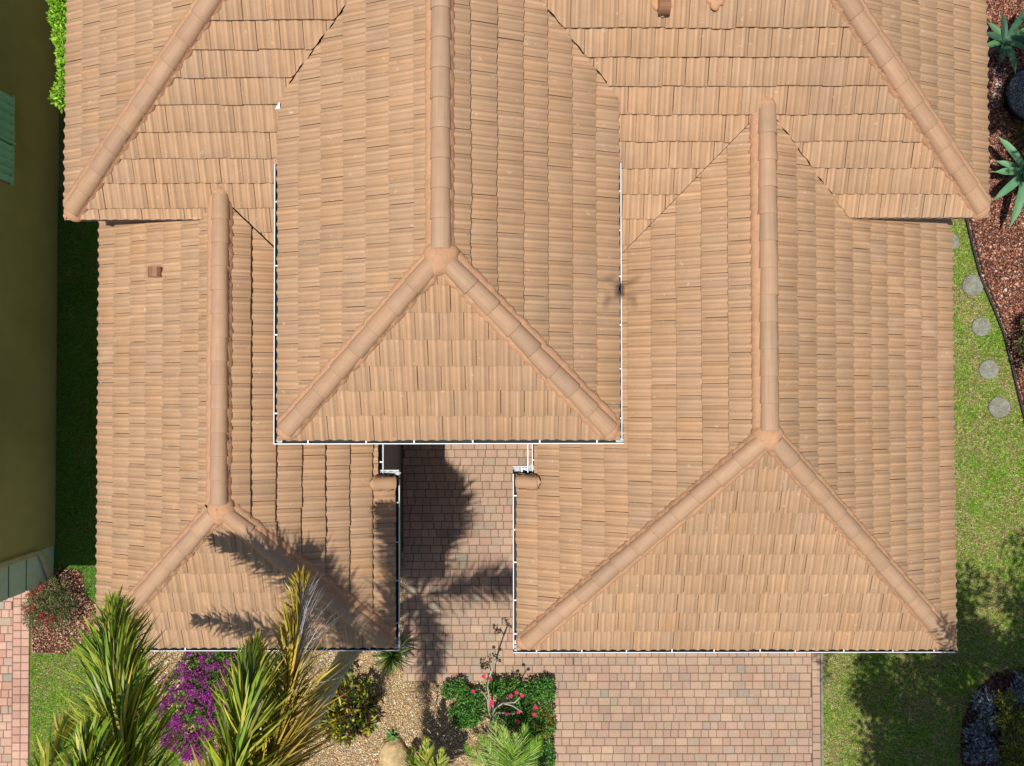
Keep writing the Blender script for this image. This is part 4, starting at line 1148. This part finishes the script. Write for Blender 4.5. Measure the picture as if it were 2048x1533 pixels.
# sandstone boulder
q = at(786, 1512, .1); rs = random.Random(5)
bm = bmesh.new(); bmesh.ops.create_icosphere(bm, subdivisions=4, radius=1)
for v in bm.verts:
    n_ = v.co.copy(); k = 1+.10*math.sin(n_.x*3.1+1)+.08*math.sin(n_.y*4.3+n_.x*2)+.04*math.sin(n_.z*9+n_.x*7)+.03*math.sin(n_.y*13+n_.x*5)
    v.co = Vector((n_.x*.32*k, n_.y*.33*k, max(-.1, n_.z*.17*k)))+Vector((q.x, q.y, .06))
me = bpy.data.meshes.new('boulder'); bm.to_mesh(me); bm.free(); me.materials.append(M['boulder'])
for p in me.polygons: p.use_smooth = True
tag(link('boulder', me), 'tan sandstone boulder on the gravel at the bottom edge', 'boulder')

# bottom right corner plants
cl = clump_px([(1965, 1400, .22), (1975, 1440, .22), (1950, 1470, .2), (1970, 1500, .26), (1945, 1510, .18), (2035, 1390, .2), (2045, 1360, .16)], .2)
shrub('silver_shrub', cl[1], 'silvery blue-grey low shrub in the shade at the bottom right', 'shrub', cl, 1700, .085, .028, [(.16, .19, .22), (.26, .30, .34), (.07, .08, .10), (.40, .44, .48)], shell=.2, zsq=.8)
cl = clump_px([(2010, 1400, .2), (2015, 1440, .22), (2030, 1480, .25), (2025, 1520, .26), (2045, 1540, .25), (2045, 1440, .2)], .4)
shrub('yellow_green_shrub', cl[2], 'yellow-green narrow-leaved shrub in the bottom right corner', 'shrub', cl, 1700, .095, .020, [(.20, .26, .02), (.10, .15, .015), (.34, .32, .03), (.05, .05, .02)], shell=.25)
# dark shrub at the right edge beside the mulch
cl = clump_px([(2058, 690, .25), (2066, 650, .22), (2062, 725, .2)], .4)
shrub('dark_shrub', cl[0], 'dark small shrub at the right edge, in the red mulch beside the black edging', 'shrub', cl, 900, .07, .03, [(.07, .10, .02), (.13, .17, .03), (.05, .03, .02)], shell=.2)

# ------------------------------------------------------------------ shade tree (crown beyond the lower right corner)
tr = empty('shade_tree', (8.6, -8.2, 0), 'broad leafy tree beyond the lower right corner that dapples the lawn with shade', 'tree')
cs, rr_ = [], []
r = np.random.default_rng(4)
def addc(cx, cy, cz, R, n, s0=.3, s1=.6):
    for _ in range(n):
        d = nrm(r.normal(0, 1, 3)); q = np.array([cx, cy, cz])+d*np.array([R, R, R*.5])*r.uniform(.2, 1)**.5
        if (q[1] > -4.5 and q[0] < 7.3) or q[0] < 5.85: continue
        D_ = CAMZ-q[2]
        if q[0]/D_ < .78+.06 and q[1]/D_ > -.62: continue
        cs.append(q); rr_.append(r.uniform(s0, s1))
addc(7.2, -8.4, 7.6, 2.6, 90); addc(9.9, -6.0, 7.6, 2.3, 44); addc(8.4, -7.4, 8, 2.6, 70); addc(10.3, -4.4, 7.4, 1.5, 14, .25, .5)
addc(6.6, -7.6, 7.5, .8, 16, .2, .4); addc(6.8, -8.8, 7.5, .8, 12, .2, .4); addc(6.15, -6.9, 7.5, .75, 12, .2, .4); addc(7.3, -6.2, 7.5, .9, 16, .2, .4)
mk('crown', [leaf_cloud(36000, cs, rr_, .12, .06, [(.05, .12, .015), (.09, .19, .02), (.03, .07, .01)], shell=.1, zsq=.8)], M['leafm'], tr)
tr2 = empty('unseen_side_tree', (10.4, 4.6, 0), 'unseen leafy tree added beyond the right edge to shade the upper agave and planter', 'tree')  # out of view, added for the shade it throws on agave and planter
c2 = [np.array([9.1, 4.9, 7.0])+nrm(r.normal(0, 1, 3))*np.array([1.0, 1.5, .6])*r.uniform(.2, 1) for _ in range(26)]
mk('crown', [leaf_cloud(6000, c2, [.36]*26, .12, .06, [(.05, .12, .015), (.09, .19, .02), (.03, .07, .01)], shell=.1, zsq=.8)], M['leafm'], tr2)
b = MB(); b.tube([(10.4, 4.6, 0), (10.2, 4.6, 3), (9.6, 4.8, 6.4)], [.18, .14, .07], 10)
for q in c2[::5]: b.tube([(9.75, 4.75, 5.6), tuple(q)], [.05, .015], 6)
b.build('trunk', M['bark'], tr2, smooth=True, attr=False)
# outlying sprays
sp = [(6.15, -4.35, 7.4), (6.2, -4.65, 7.3), (6.0, -4.2, 7.5), (5.05, -6.35, 7.5), (5.1, -6.7, 7.4)]
mk('foliage', [leaf_cloud(230, sp, [.16]*5, .12, .035, [(.05, .12, .015), (.09, .19, .02)], shell=.0)], M['leafm'], tr)
b = MB(); b.tube([(8.6, -8.2, 0), (8.5, -8.1, 2.5), (8.55, -8.0, 5)], [.28, .2, .17], 12)
for q in cs[::6]: b.tube([(8.55, -8.0, 4.6), tuple((np.array([8.55, -8, 6])+q)/2), tuple(q)], [.09, .05, .02], 6)
for q in sp[::2]: b.tube([(7.4, -7.4, 7.0), ((q[0]+7.4)/2, (q[1]-7.4)/2, 7.3), q], [.03, .018, .008], 5)
b.build('trunk', M['bark'], tr, smooth=True, attr=False)

# ------------------------------------------------------------------ the drone that took the picture (behind the lens, it casts the small shadow)
dr_o = empty('drone', (0, 0, CAMZ+.12), 'small grey quadcopter hovering above the roofs', 'drone')
b = MB(); b.box((-.05, -.09, CAMZ+.09), (.05, .11, CAMZ+.16)); b.build('body', M['drone'], dr_o, attr=False)
for sx, sy in ((1, 1), (1, -1), (-1, 1), (-1, -1)):
    e_ = Vector((sx*.20, sy*.15, CAMZ+.15)); b = MB()
    b.tube([(sx*.04, sy*.06, CAMZ+.13), e_], [.013, .010], 6); b.tube([e_-Vector((0, 0, .02)), e_+Vector((0, 0, .03))], .016, 8)
    a_ = b.build('arm', M['drone'], dr_o, attr=False)
    b = MB(); an = random.uniform(0, 3); dv = Vector((math.cos(an), math.sin(an), 0)); b.obox(e_+Vector((0, 0, .035)), dv*.12, Vector((-dv.y, dv.x, 0))*.010, Vector((0, 0, .0015))); b.build('rotor', M['drone'], a_, attr=False)
